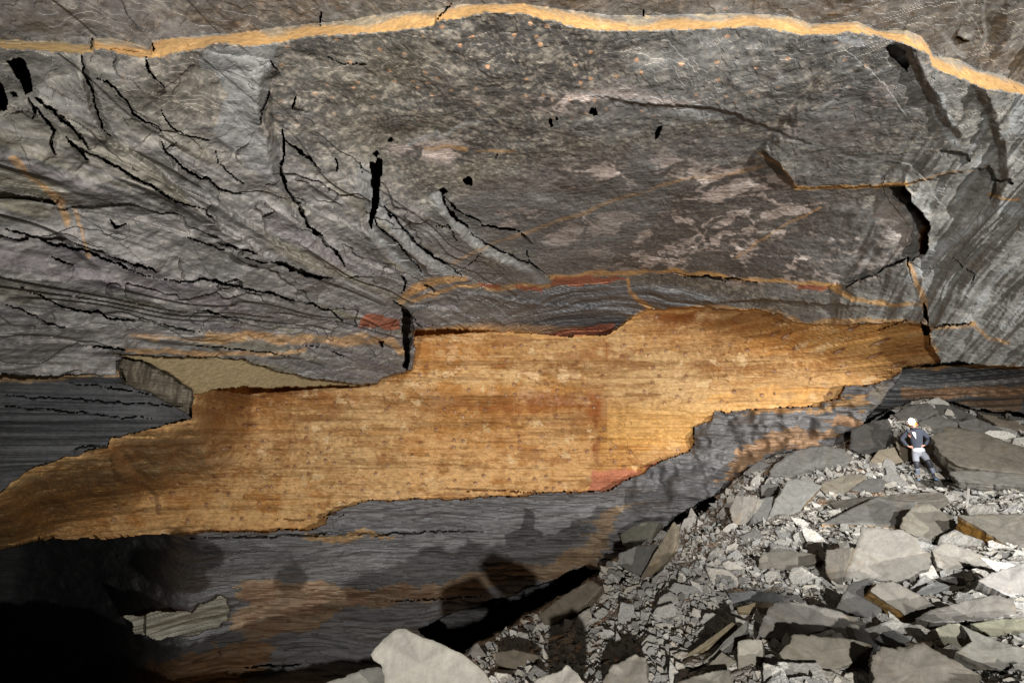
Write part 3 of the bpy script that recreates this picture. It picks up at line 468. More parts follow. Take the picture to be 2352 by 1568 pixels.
# ------------------------------------------------------------------ materials
def rock_mat(name, rough=.8, bump=.35, spec=.3, scale=14.0, aniso=(1, 1, 1)):
    m = bpy.data.materials.new(name); m.use_nodes = True; nt = m.node_tree; N = nt.nodes; L = nt.links
    b = N["Principled BSDF"]; b.inputs["Roughness"].default_value = rough; b.inputs["Specular IOR Level"].default_value = spec
    at = N.new("ShaderNodeAttribute"); at.attribute_name = "mineral"
    tc = N.new("ShaderNodeTexCoord"); mp = N.new("ShaderNodeMapping"); mp.inputs["Scale"].default_value = aniso; L.new(tc.outputs["Object"], mp.inputs[0])
    n1 = N.new("ShaderNodeTexNoise"); n1.inputs["Scale"].default_value = scale; n1.inputs["Detail"].default_value = 6; n1.inputs["Roughness"].default_value = .7; L.new(mp.outputs[0], n1.inputs["Vector"])
    mr = N.new("ShaderNodeMapRange"); mr.inputs[1].default_value = .3; mr.inputs[2].default_value = .7; mr.inputs[3].default_value = .72; mr.inputs[4].default_value = 1.27; L.new(n1.outputs[0], mr.inputs[0])
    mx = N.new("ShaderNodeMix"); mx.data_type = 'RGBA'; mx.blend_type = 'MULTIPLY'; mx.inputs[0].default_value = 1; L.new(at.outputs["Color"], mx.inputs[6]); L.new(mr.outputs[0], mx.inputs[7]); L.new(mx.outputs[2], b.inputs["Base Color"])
    n2 = N.new("ShaderNodeTexNoise"); n2.inputs["Scale"].default_value = scale * .6; n2.inputs["Detail"].default_value = 8; L.new(mp.outputs[0], n2.inputs["Vector"])
    bp = N.new("ShaderNodeBump"); bp.inputs["Strength"].default_value = bump; bp.inputs["Distance"].default_value = .08; L.new(n2.outputs[0], bp.inputs["Height"]); L.new(bp.outputs[0], b.inputs["Normal"])
    return m
MAT_ROOF = rock_mat("slate_roof", .75, .45, .3, 11)
MAT_WALL = rock_mat("yellow_cleavage_wall", .75, .45, .25, 9, (.55, 1, 1.5))
MAT_BENCH = rock_mat("grey_slate_bench", .65, .5, .4, 9, (.3, .6, 3))
MAT_HEAP = rock_mat("slate_rubble_bed", .8, .5, .25, 16)

# ------------------------------------------------------------------ split the shell into the setting's objects
LAB = np.zeros(len(PX), np.int8)                 # 0 ceiling
LAB[M_V & (s_ < -7.2) & (PY > yl)] = 1           # left flank
LAB[M_BL | M_BE] = 1
LAB[(M_V & (s_ > 5.6) & (PY > yl)) | M_SH] = 2   # right flank
LAB[M_YW] = 3; LAB[M_BENCH] = 4; LAB[M_HEAP] = 5
ii = np.arange(NX * NY).reshape(NY, NX)
quads = np.stack([ii[:-1, :-1], ii[1:, :-1], ii[1:, 1:], ii[:-1, 1:]], -1).reshape(-1, 4)
ql = LAB[quads[:, 0]]
def make_mesh(name, V, faces, mat, col=None, smooth=False):
    me = bpy.data.meshes.new(name); nf = len(faces); k = faces.shape[1]
    me.vertices.add(len(V)); me.vertices.foreach_set("co", np.ascontiguousarray(V, np.float32).ravel())
    me.loops.add(nf * k); me.loops.foreach_set("vertex_index", np.ascontiguousarray(faces, np.int32).ravel())
    me.polygons.add(nf); me.polygons.foreach_set("loop_start", np.arange(0, nf * k, k, dtype=np.int32)); me.polygons.foreach_set("loop_total", np.full(nf, k, np.int32))
    me.polygons.foreach_set("use_smooth", np.full(nf, smooth, bool) if np.isscalar(smooth) else smooth); me.update(calc_edges=True)
    if col is not None:
        a = me.color_attributes.new("mineral", 'FLOAT_COLOR', 'POINT'); c4 = np.ones((len(V), 4), np.float32); c4[:, :3] = col; a.data.foreach_set("color", c4.ravel())
    me.materials.append(mat)
    return me
def link(name, me, parent=None):
    o = bpy.data.objects.new(name, me); C.objects.link(o)
    if parent: o.parent = parent
    return o
for k, (nm, mt, lab, cat) in enumerate((("ceiling", MAT_ROOF, "grey brown slate roof with an ochre riser running across it", "ceiling"), ("left_wall", MAT_ROOF, "layered grey slate flank with dark open joints", "wall"), ("right_wall", MAT_ROOF, "folded blue grey slate flank beside the standing person", "wall"), ("back_wall", MAT_WALL, "smooth yellow ochre cleavage wall with fine horizontal streaks", "wall"), ("lower_wall", MAT_BENCH, "dark grey slate bench under the yellow wall", "wall"), ("ground", MAT_HEAP, "bed of shattered slate rubble", "ground"))):
    q = quads[ql == k]; used, inv = np.unique(q, return_inverse=True)
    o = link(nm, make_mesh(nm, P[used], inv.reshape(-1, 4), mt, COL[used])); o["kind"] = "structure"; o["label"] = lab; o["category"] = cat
#STONES
# ------------------------------------------------------------------ loose slate
def stone_mat(name, rough, bump):
    m = rock_mat(name, rough, bump, .3, 7.0); nt = m.node_tree; N = nt.nodes; L = nt.links
    oi = N.new("ShaderNodeObjectInfo"); mr = N.new("ShaderNodeMapRange"); mr.inputs[3].default_value = .8; mr.inputs[4].default_value = 1.18; L.new(oi.outputs["Random"], mr.inputs[0])
    b = N["Principled BSDF"]; old = b.inputs["Base Color"].links[0].from_socket
    tc = N.new("ShaderNodeTexCoord"); nz = N.new("ShaderNodeTexNoise"); nz.inputs["Scale"].default_value = 2.6; nz.inputs["Detail"].default_value = 9; nz.inputs["Roughness"].default_value = .68; L.new(tc.outputs["Object"], nz.inputs["Vector"])
    m2 = N.new("ShaderNodeMapRange"); m2.inputs[1].default_value = .56; m2.inputs[2].default_value = .70; m2.inputs[4].default_value = .5; L.new(nz.outputs[0], m2.inputs[0])
    wm = N.new("ShaderNodeMix"); wm.data_type = 'RGBA'; wm.blend_type = 'MULTIPLY'; wm.inputs[7].default_value = (.95, .72, .47, 1); L.new(m2.outputs[0], wm.inputs[0]); L.new(old, wm.inputs[6])
    m3 = N.new("ShaderNodeMapRange"); m3.inputs[1].default_value = .30; m3.inputs[2].default_value = .46; m3.inputs[3].default_value = .62; m3.inputs[4].default_value = 1.0; L.new(nz.outputs[0], m3.inputs[0])
    dk = N.new("ShaderNodeMix"); dk.data_type = 'RGBA'; dk.blend_type = 'MULTIPLY'; dk.inputs[0].default_value = 1; L.new(wm.outputs[2], dk.inputs[6]); L.new(m3.outputs[0], dk.inputs[7]); old = dk.outputs[2]
    mx = N.new("ShaderNodeMix"); mx.data_type = 'RGBA'; mx.blend_type = 'MULTIPLY'; mx.inputs[0].default_value = 1; L.new(old, mx.inputs[6]); L.new(mr.outputs[0], mx.inputs[7]); L.new(mx.outputs[2], b.inputs["Base Color"])
    return m
MAT_STONE = stone_mat("loose_slate", .72, .45)
MAT_SHINE = stone_mat("polished_slate", .42, .35)
UP = np.array([0, 0, 1.0])
def unit(v): return v / (np.linalg.norm(v) + 1e-12)
GREY, PALE, DARK, WARM = (162, 160, 153), (182, 179, 171), (128, 126, 121), (178, 163, 138)
OCH = (212, 164, 96)

def slab_geo(B, n, th, tone, side, seed, rough=1.0, cap=1.0):
    """flat-lying slate: outline B (world), face normal n, thickness th -> vertices, faces, colour"""
    r = np.random.default_rng(seed); c = B.mean(0); size = np.sqrt(((B - c) ** 2).sum(1).mean())
    seg = np.linalg.norm(np.roll(B, -1, 0) - B, axis=1); nper = max(28, min(90, int(seg.sum() / (.05 * size)))) if cap > .5 else len(B)
    cum = np.concatenate([[0], np.cumsum(seg)]); s = np.linspace(0, cum[-1], nper, endpoint=False); Bc = np.vstack([B, B[:1]])
    ring = np.stack([np.interp(s, cum, Bc[:, k]) for k in range(3)], -1)
    off = r.random() * 50; ph = np.stack([s / size * 2.2, np.full(nper, off), np.zeros(nper)], -1).astype(np.float32)
    if cap < .5: ring = B.copy(); nper = len(B); ph = ph[:nper]; s = s[:nper]
    wob = (fbm(ph, (1., 1., 1.), 3, off) * .03 + fbm(ph, (4.5, 1., 1.), 3, off + 5, .65) * .05) * size * rough
    rad = ring - c; ring = ring + rad / (np.linalg.norm(rad, axis=1)[:, None] + 1e-9) * wob[:, None]
    V = []; tag = []
    def add(pts, k): V.append(pts); tag.append(np.full(len(pts), k))
    facs = [1.0, .99, .86, .66, .42, .18] if cap > .5 else [1.0, .6]
    for i, f in enumerate(facs):
        p = c + (ring - c) * f
        h = fbm((p * (1.6 / size)).astype(np.float32), 1.0, 4, off + 3) * .022 * size * rough
        st_ = np.floor(fbm((p * (.9 / size)).astype(np.float32), 1.0, 3, off + 9) * 4) / 4 * .035 * size * rough
        h = (h + st_) * (.35 if i < 2 else 1) * min(1, f / .5) - (.008 * size if i == 0 else 0)
        add(p + n * h[:, None], 0)
    top_edge = V[0]
    nl = 5 if cap > .5 else 2
    sides = []
    for k in range(1, nl + 1):
        z = th * k / nl
        lam = fbm(ph * np.float32(1.7), 1.0, 3, off + 11 * k) * .06 * size * rough * (1 - .3 * (k == nl))
        p = c + (ring - c) * (1 - .10 * (k / nl) ** 2 * r.uniform(.3, 1.4)); d = ring - c
        sides.append((p + d / (np.linalg.norm(d, axis=1)[:, None] + 1e-9) * lam[:, None] - n * z))
    for p in sides: add(p, 1)
    add(c[None], 0); add((c - n * th)[None], 1)
    V = np.vstack(V); tag = np.concatenate(tag); m = nper; nt = len(facs); Fq = []
    a = np.arange(m); b_ = (a + 1) % m
    chain = [nt - 1 - i for i in range(nt)] + [nt + i for i in range(nl)]
    for u, v in zip(chain[:-1], chain[1:]): Fq.append(np.stack([u * m + a, v * m + a, v * m + b_, u * m + b_], -1))
    Fq = np.vstack(Fq); tc, bc = len(V) - 2, len(V) - 1
    Ft = np.vstack([np.stack([np.full(m, tc), (nt - 1) * m + a, (nt - 1) * m + b_], -1), np.stack([np.full(m, bc), (nt + nl - 1) * m + b_, (nt + nl - 1) * m + a], -1)])
    tri = np.vstack([Fq[:, [0, 1, 2]], Fq[:, [0, 2, 3]], Ft])
    vn = fbm((V * (2.0 / size)).astype(np.float32), 1., 4, off + 20); vs = fbm((V * (7. / size)).astype(np.float32), 1., 3, off + 30)
    col = .285 * np.where((tag == 0)[:, None], lin(*tone)[None], lin(*side)[None]) * (1 + .10 * vn * tag + .03 * vs)[:, None]
    return V, tri, np.clip(col, .01, .9)

def normal_for(cw, tilt, roll):
    h = unit(np.array([-cw[0], -cw[1], 0])); l = np.array([-h[1], h[0], 0])
    return unit(math.cos(R(tilt)) * h + math.sin(R(tilt)) * UP + roll * l)
def stone(name, label, poly, tilt=45, roll=0.0, th=.3, tone=GREY, side=None, t=None, lift=.985, mat=None, seed=0, cat="rock", rough=1.0):
    poly = np.array(poly, float); cx, cy = poly.mean(0)
    t0 = (float(heap_t(cx, cy)[0]) if t is None else t) * lift
    cw = ray(cx, cy).astype(float) * t0; n = normal_for(cw, tilt, roll)
    rr = ray(poly[:, 0], poly[:, 1]).astype(float); ti = np.clip((n @ cw) / np.minimum(rr @ n, -1e-3), t0 * .72, t0 * 1.4)
    if t is None:
        f = float(np.clip((heap_t(poly[:, 0], poly[:, 1]) * .985 / ti).min(), .82, 1.0)); ti = ti * f; cw = cw * f
    B = rr * ti[:, None]
    V, tri, col = slab_geo(B, n, th, tone, side or tone, int(cx * 7 + cy * 13) + seed, rough)
    o = link(name, make_mesh(name, V - cw, tri, mat or MAT_STONE, col, top_smooth(V, tri, n))); o.location = cw
    o["label"] = label; o["category"] = cat; o["kind"] = "thing"
    STONES.append(poly); return o
STONES = []
def top_smooth(V, tri, n):
    a, b, c = V[tri[:, 0]], V[tri[:, 1]], V[tri[:, 2]]; f = np.cross(b - a, c - a); f /= np.linalg.norm(f, axis=1)[:, None] + 1e-12
    return np.abs(f @ n) > .85
def Z5(p): return zz(1548, 994, .3662, p)
S = stone
S("slate_slab", "long grey slab below the wall that catches the standing person's shadow", Z5([(600, 235), (640, 185), (760, 110), (930, 78), (1060, 100), (1110, 150), (1100, 185), (1000, 215), (870, 240), (720, 272), (610, 262)]), 50, .1, .5)
S("slate_boulder", "warm beige wedge stone on its side just left of the standing person", Z5([(1220, 185), (1290, 105), (1385, 88), (1410, 140), (1440, 180), (1400, 190), (1300, 200)]), 20, .2, .6, WARM)
S("slate_slab", "tall beige rounded slab upright directly behind the person's arm", Z5([(1390, 60), (1415, 20), (1440, -10), (1480, -15), (1500, 80), (1500, 160), (1440, 178), (1410, 120)]), 12, .1, .3, WARM)
S("slate_boulder", "bright white squarish boulder, largest pale block on the upper slope", Z5([(385, 395), (460, 396), (540, 412), (520, 470), (490, 530), (440, 575), (380, 580), (355, 520), (350, 470), (375, 430)]), 15, -.5, .9, (214, 206, 192), rough=1.6)
S("slate_block", "shaded right part of the white boulder, its shade put into a darker grey", Z5([(535, 415), (625, 395), (610, 470), (588, 535), (520, 565), (470, 575), (500, 500)]), 15, .3, .7, DARK)  # shaded side of the white boulder, shade painted as a darker stone
S("slate_block", "small whitish cube above the white boulder beside the big tilted slab", Z5([(545, 325), (600, 318), (655, 318), (645, 370), (570, 412), (548, 400)]), 20, -.2, .6, PALE)
S("slate_slab", "broad five-sided tilted slab leaning right of the white boulder", Z5([(720, 292), (790, 286), (850, 300), (925, 330), (880, 390), (820, 450), (770, 500), (660, 528), (592, 535), (640, 410)]), 25, .1, .35, GREY, (186, 156, 112))
S("slate_slab", "pale slab with blunt rounded end below the shadowed hollow", Z5([(915, 345), (930, 310), (1050, 272), (1130, 258), (1205, 262), (1200, 300), (1110, 352), (1010, 385), (940, 375)]), 40, .0, .45, (182, 172, 152))
S("slate_block", "angular grey block with an orange right edge below the person's feet", Z5([(1105, 358), (1195, 292), (1300, 282), (1330, 300), (1300, 370), (1210, 378)]), 35, .2, .4, DARK, (196, 150, 104))
S("slate_slab", "long flat slab with straight ochre front edge, widest on the middle slope", Z5([(925, 565), (1020, 520), (1120, 468), (1270, 395), (1380, 415), (1525, 428), (1500, 500), (1425, 580), (1300, 577), (1150, 570)]), 66, 0, .5, GREY, (232, 180, 100), rough=.35, lift=.955)
S("slate_slab", "pointed grey slab leaning on the ochre-edged flat slab", Z5([(1500, 460), (1600, 440), (1700, 500), (1750, 520), (1800, 620), (1760, 650), (1600, 672), (1500, 640), (1420, 592), (1440, 520)]), 38, .15, .3, (160, 153, 138))
S("slate_slab", "large flat slab with a dark gold left edge at the right margin", Z5([(1780, 512), (2000, 508), (2240, 505), (2240, 640), (2200, 700), (2112, 712), (1960, 620), (1850, 555)]), 60, .25, .42, (172, 166, 152), (206, 152, 62), lift=.965)
S("slate_slab", "big pale rounded slab, brightest face in the middle of the slope", Z5([(1180, 590), (1300, 596), (1430, 612), (1520, 660), (1556, 735), (1612, 752), (1600, 840), (1520, 880), (1430, 932), (1200, 925), (1060, 935), (1085, 850), (1130, 730)]), 30, .05, .5, (192, 186, 174), lift=.955)
S("slate_block", "grey block with beige left rim tucked beside the big pale slab", Z5([(955, 732), (1040, 722), (1122, 715), (1115, 770), (1075, 870), (1055, 948), (985, 930), (950, 870), (948, 790)]), 18, -.1, .6, (150, 142, 128), (190, 168, 136), lift=.965)
S("slate_boulder", "loaf shaped stone with a bright top edge lying left of the big pale slab", Z5([(550, 760), (610, 742), (730, 735), (900, 762), (942, 800), (820, 832), (700, 860), (590, 868), (535, 845), (528, 805)]), 35, -.1, .5, (166, 160, 146))
S("slate_slab", "bright glinting slab with a notched lower edge right of the big pale slab", Z5([(1620, 732), (1700, 680), (1820, 720), (1980, 782), (1962, 850), (1860, 830), (1720, 866), (1650, 830)]), 42, .15, .4, (200, 194, 182), mat=MAT_SHINE)
S("slate_slab", "white gleaming slab cut by the right margin", Z5([(1905, 925), (1990, 880), (2240, 800), (2300, 900), (2240, 1010), (2100, 1022), (1980, 965)]), 45, .3, .4, (206, 202, 196), mat=MAT_SHINE)
S("slate_slab", "wide smooth grey slab below the gleaming one at the right margin", Z5([(1520, 1160), (1600, 1110), (1800, 1060), (2000, 1012), (2130, 1040), (2145, 1140), (2000, 1185), (1790, 1185), (1620, 1192)]), 45, .2, .35, (178, 173, 164), mat=MAT_SHINE)
S("slate_slab", "tilted slab with a thick crumbly ochre left edge", Z5([(1232, 990), (1270, 942), (1380, 930), (1560, 1022), (1652, 1092), (1520, 1165), (1500, 1200), (1420, 1110), (1330, 1060)]), 30, .45, .38, (150, 144, 132), (220, 176, 106))
S("slate_slab", "dark grained slab propped under the big pale slab", Z5([(1020, 1095), (1060, 1010), (1110, 940), (1215, 908), (1290, 985), (1305, 1120), (1235, 1172), (1120, 1130)]), 30, .1, .35, DARK)
S("slate_slab", "broad pale grey slab in the lower middle, rubble lying on it", Z5([(600, 1085), (640, 1055), (800, 1062), (1000, 1105), (1150, 1160), (1205, 1200), (1100, 1215), (960, 1235), (850, 1262), (690, 1282), (510, 1292), (560, 1180)]), 48, 0, .3, (178, 173, 164))
S("slate_slab", "olive grey slab with a jagged lower edge below the broad pale one", Z5([(745, 1262), (900, 1270), (1170, 1302), (1245, 1335), (1180, 1375), (1110, 1440), (975, 1492), (850, 1460), (700, 1440), (655, 1380), (720, 1320)]), 45, 0, .32, (180, 173, 156), lift=.97)
S("slate_slab", "small square slab left of the jagged olive slab", Z5([(400, 1302), (470, 1292), (550, 1296), (562, 1390), (520, 1482), (400, 1492)]), 28, -.1, .3, (176, 170, 154))
S("slate_fragment", "beige thin slab with broken end above the broad pale slab", Z5([(400, 1092), (520, 1060), (625, 1058), (600, 1110), (540, 1150), (490, 1130), (402, 1118)]), 45, 0, .15, (196, 176, 142))
S("slate_slab", "blue grey flake lying flat above the beige thin slab", Z5([(340, 1000), (480, 990), (640, 1000), (740, 1035), (600, 1060), (470, 1052), (370, 1062)]), 50, 0, .2, (160, 162, 162))
S("slate_fragment", "long pale splinter slanting at the lower left of the slope", Z5([(0, 1440), (150, 1340), (370, 1180), (398, 1200), (240, 1310), (60, 1425)]), 40, -.2, .15, (188, 172, 140))
S("slate_fragment", "grey green splinter slanting beside the pale one, second of the pair", Z5([(100, 1485), (230, 1400), (330, 1290), (462, 1172), (455, 1240), (340, 1340), (240, 1425), (130, 1492)]), 35, -.2, .2, (160, 158, 148))
S("slate_block", "pyramid topped beige block at the lower edge left of the square slab", Z5([(150, 1540), (220, 1450), (300, 1368), (388, 1428), (330, 1470), (250, 1480), (200, 1545)]), 40, -.2, .3, (186, 178, 158))
S("slate_slab", "flat beige slab cut by the bottom margin under the pyramid block", Z5([(30, 1560), (200, 1500), (350, 1480), (365, 1568), (360, 1640), (20, 1640)]), 50, 0, .3, (188, 182, 164))
S("slate_slab", "grey slab with a white lower rim under the ochre-edged tilted slab", Z5([(1262, 1290), (1310, 1245), (1385, 1235), (1490, 1290), (1420, 1345), (1330, 1330)]), 40, .1, .25, (164, 162, 156))
S("slate_slab", "large rough dark slab with pale streaks at the bottom margin", Z5([(1235, 1450), (1270, 1390), (1340, 1340), (1400, 1345), (1560, 1315), (1700, 1390), (1790, 1440), (1930, 1520), (1950, 1640), (1500, 1680), (1240, 1640)]), 40, .15, .5, (140, 133, 120), rough=1.7)
S("slate_fragment", "narrow curved slab with a white left edge in the lower middle", Z5([(1105, 1195), (1150, 1200), (1210, 1240), (1275, 1345), (1255, 1372), (1190, 1330), (1140, 1280)]), 30, .4, .2, (150, 146, 136), (200, 196, 184))
S("slate_slab", "upright yellowish slab with a smooth grey left face near the right margin", Z5([(1640, 1225), (1720, 1195), (1790, 1190), (1830, 1250), (1872, 1305), (1770, 1372), (1690, 1325)]), 25, .3, .35, (168, 165, 142), (178, 176, 172))
S("slate_slab", "wide overlapping slab at the lower right margin", Z5([(1800, 1200), (1960, 1275), (2100, 1330), (2240, 1350), (2240, 1460), (2050, 1482), (1900, 1430), (1770, 1372), (1872, 1305)]), 42, .2, .35, (160, 157, 146))
S("slate_slab", "pale yellowish slab between the wide grey slab and the lower right margin", Z5([(1860, 1195), (2000, 1170), (2240, 1150), (2240, 1260), (2120, 1270), (1980, 1265)]), 48, .1, .3, (172, 170, 146))
S("slate_fragment", "small light slab lying in the dark gap under the glinting slab", Z5([(1505, 1012), (1560, 965), (1650, 928), (1735, 962), (1640, 1005), (1590, 1022)]), 45, .1, .15, (176, 176, 172))
S("slate_fragment", "thin grey chip pointing left just under the glinting slab", Z5([(1655, 905), (1740, 898), (1825, 912), (1830, 950), (1730, 940)]), 45, 0, .1, (140, 136, 130))
S("slate_fragment", "striped flake sloping up to the gleaming white slab", Z5([(1770, 1030), (1860, 985), (2060, 925), (2040, 975), (1930, 1012), (1800, 1045)]), 45, .1, .15, (184, 182, 168))
S("slate_slab", "huge flat upper slab stretching to the right margin beside the person", Z5([(1600, 262), (1640, 235), (1720, 245), (1880, 275), (2060, 330), (2240, 355), (2240, 440), (1960, 402), (1780, 350), (1660, 310)]) if False else [(2138, 1002), (2180, 978), (2260, 995), (2380, 1035), (2390, 1092), (2300, 1085), (2205, 1072), (2160, 1040)], 52, .2, .5, (150, 142, 126))
S("slate_slab", "grey flagstone below the huge flat slab at the right margin", [(2180, 1082), (2260, 1080), (2390, 1092), (2390, 1125), (2290, 1112), (2200, 1105)], 50, .1, .25, (166, 162, 152))
S("slate_slab", "rounded grey slab at the very crest of the slope, left end", [(2052, 952), (2085, 932), (2132, 925), (2152, 945), (2112, 966), (2070, 972)], 40, -.1, .3, (152, 148, 142), rough=1.5)
S("slate_slab", "grey slab at the crest of the slope just right of the rounded one", [(2136, 926), (2190, 932), (2238, 955), (2200, 968), (2155, 949)], 42, .1, .3, (140, 137, 131), rough=1.5)
S("slate_slab", "slab of cracked slate right behind the person's head", [(2108, 970), (2155, 951), (2200, 970), (2192, 993), (2130, 992)], 38, .1, .3, (156, 153, 146), rough=1.5)
S("slate_slab", "sloping grey slab above the huge flat upper slab", [(2200, 970), (2240, 958), (2300, 985), (2282, 1001), (2212, 993)], 42, .2, .3, (146, 143, 137), rough=1.5)
S("slate_slab", "brownish slab at the crest under the rock shelf, near the right margin", [(2248, 948), (2320, 962), (2365, 985), (2310, 990)], 42, .2, .3, (150, 138, 120), rough=1.5)
S("slate_slab", "grey slab stacked left of the person's shoulder in the shade", [(1955, 985), (2000, 970), (2040, 960), (2050, 1000), (2030, 1030), (1985, 1045), (1950, 1030)], 30, -.1, .4, (120, 116, 110))
S("slate_slab", "long shelf slab that the person stands on", [(1990, 1118), (2060, 1106), (2130, 1098), (2195, 1090), (2235, 1105), (2160, 1120), (2080, 1132), (2010, 1138)], 62, 0, .3, (158, 150, 136), t=15.4, lift=1.0, rough=.4)
S("slate_slab", "second shelf slab, just below the one under the person's feet", [(1900, 1152), (1990, 1140), (2080, 1132), (2160, 1128), (2180, 1145), (2080, 1152), (1990, 1165), (1920, 1170)], 58, 0, .25, (152, 146, 134))
S("slate_slab", "tall leaning blade of slate at the left rim of the slope", [(1470, 1328), (1495, 1285), (1525, 1235), (1545, 1200), (1555, 1215), (1550, 1262), (1520, 1300), (1490, 1325)], 10, -.5, .25, (168, 154, 130))
S("slate_block", "beige block at the upper left rim above the tall leaning blade", [(1424, 1228), (1450, 1208), (1492, 1195), (1522, 1202), (1500, 1238), (1452, 1245), (1428, 1246)], 35, -.1, .5, (150, 146, 130))
S("slate_block", "banded grey block left of the tall leaning blade", [(1422, 1270), (1460, 1255), (1512, 1250), (1500, 1290), (1472, 1322), (1440, 1310), (1418, 1292)], 20, -.2, .6, (126, 124, 118))
S("slate_slab", "broad dusty slab lying in the dark hollow below the black gap", [(1235, 1410), (1290, 1370), (1355, 1332), (1385, 1345), (1350, 1385), (1300, 1415), (1255, 1440)], 40, -.4, .3, (150, 138, 118))
S("slate_fragment", "tiny pale triangular stone in the dark hollow right of the foreground boulder", [(1070, 1492), (1098, 1476), (1106, 1490), (1118, 1506), (1082, 1512)], 25, 0, .2, (176, 168, 156))
S("slate_slab", "flat brown slab in the hollow beside the tiny pale stone", [(1130, 1500), (1180, 1490), (1240, 1505), (1220, 1530), (1170, 1535), (1140, 1520)], 45, 0, .2, (150, 138, 118))
S("slate_slab", "pale slab split by a vertical crack at the bottom margin, left of the beige one", [(1384, 1568), (1402, 1530), (1440, 1512), (1462, 1500), (1484, 1512), (1488, 1560), (1484, 1620), (1386, 1620)], 48, -.2, .35, (200, 192, 176))
S("slate_slab", "pale pointed slab at the bottom margin between the boulder and the split slab", [(1226, 1562), (1262, 1546), (1288, 1540), (1300, 1526), (1322, 1540), (1345, 1572), (1330, 1640), (1226, 1640)], 48, -.2, .35, (200, 194, 180), t=5.6)
S("slate_fragment", "thin pale shard lying in front of the pointed slab", [(1392, 1545), (1412, 1520), (1440, 1506), (1446, 1516), (1420, 1535), (1398, 1552)], 30, 0, .1, (196, 192, 182), lift=.95)
S("slate_boulder", "big pale foreground boulder with a beige chipped upper edge, at the bottom margin", [(850, 1502), (864, 1484), (880, 1467), (901, 1448), (917, 1442), (931, 1442), (950, 1453), (984, 1467), (1006, 1477), (1060, 1499), (1087, 1520), (1113, 1542), (1128, 1570), (1120, 1660), (1000, 1700), (925, 1620), (884, 1572), (878, 1528), (862, 1518)], 22, -.15, .45, (178, 172, 158), (222, 190, 146), t=4.4, lift=1, rough=.45)
S("slate_boulder", "low dark foreground stone under the left end of the big pale boulder", [(738, 1570), (790, 1552), (830, 1538), (870, 1532), (888, 1546), (915, 1580), (960, 1660), (900, 1720), (700, 1720), (700, 1600)], 30, -.2, .6, (148, 144, 132), (176, 168, 150), t=4.7, lift=1, rough=1.2)
S("slate_stick", "tall thin pale sliver of slate standing upright right of the slope's middle", [(2218, 1176), (2219, 1150), (2222, 1120), (2228, 1122), (2226, 1150), (2222, 1178)], 5, 0, .03, (214, 208, 198), cat="slate sliver", rough=.1)
S("slate_stick", "short thin sliver standing upright beside the white boulder", [(1753, 1208), (1752, 1188), (1755, 1186), (1758, 1200), (1757, 1210)], 5, 0, .03, (196, 190, 180), cat="slate sliver", rough=.1)

# medium loose flakes: one mesh per shape, every flake an object of its own
def shape(k, nv, cap):
    r = np.random.default_rng(500 + k); a = np.sort(r.random(nv) * 2 * math.pi); a = np.linspace(0, 2 * math.pi, nv, endpoint=False) + (r.random(nv) - .5) * .6
    e = r.uniform(.28, .68); rad = r.uniform(.65, 1.15, nv)
    B = np.stack([np.cos(a) * rad, np.sin(a) * rad * e, np.zeros(nv)], -1)
    tone = [GREY, PALE, DARK, (156, 153, 146), (148, 147, 143), (170, 165, 154)][k % 6]; side = [(150, 148, 144), (164, 158, 146), (124, 123, 119), (172, 152, 124)][k % 4]
    return (lambda q: (q[0], q[1], np.clip(q[2] * 3.0, .01, .9)))(slab_geo(B, UP, r.uniform(.05, .2), tone, side, 900 + k, 1.0, cap))
POOL = []
for k in range(18):
    V, tri, col = shape(k, random.choice([5, 6, 7, 8]), 1.0); POOL.append(make_mesh("slate_flake", V, tri, MAT_STONE, col, top_smooth(V, tri, UP)))
def in_any(x, y, polys):
    for p in polys:
        c = False
        for (x1, y1), (x2, y2) in zip(p, np.roll(p, -1, 0)):
            if (y1 > y) != (y2 > y) and x < (x2 - x1) * (y - y1) / (y2 - y1) + x1: c = not c
        if c: return True
    return False
HP = np.array([(1010, 1575), (1060, 1515), (1140, 1465), (1250, 1402), (1345, 1345), (1400, 1300), (1440, 1272), (1500, 1235), (1560, 1205), (1640, 1155), (1700, 1105), (1780, 1060), (1850, 1048), (1930, 1035), (2000, 1000), (2050, 950), (2120, 930), (2250, 950), (2380, 965), (2380, 1590), (1010, 1590)], float)
def heap_normal(x, y):
    p = [ray(a, b).astype(float) * float(heap_t(a, b)[0]) for a, b in ((x, y), (x + 12, y), (x, y + 12))]
    n = unit(np.cross(p[1] - p[0], p[2] - p[0])); return n if n @ p[0] < 0 else -n
def frame(n, yaw):
    a = unit(np.cross(n, [math.cos(yaw), math.sin(yaw), .001])); b = np.cross(n, a); return np.stack([a, b, n], 1)
from mathutils import Matrix
cnt = 0
seedobj = None
rf = random.Random(5)
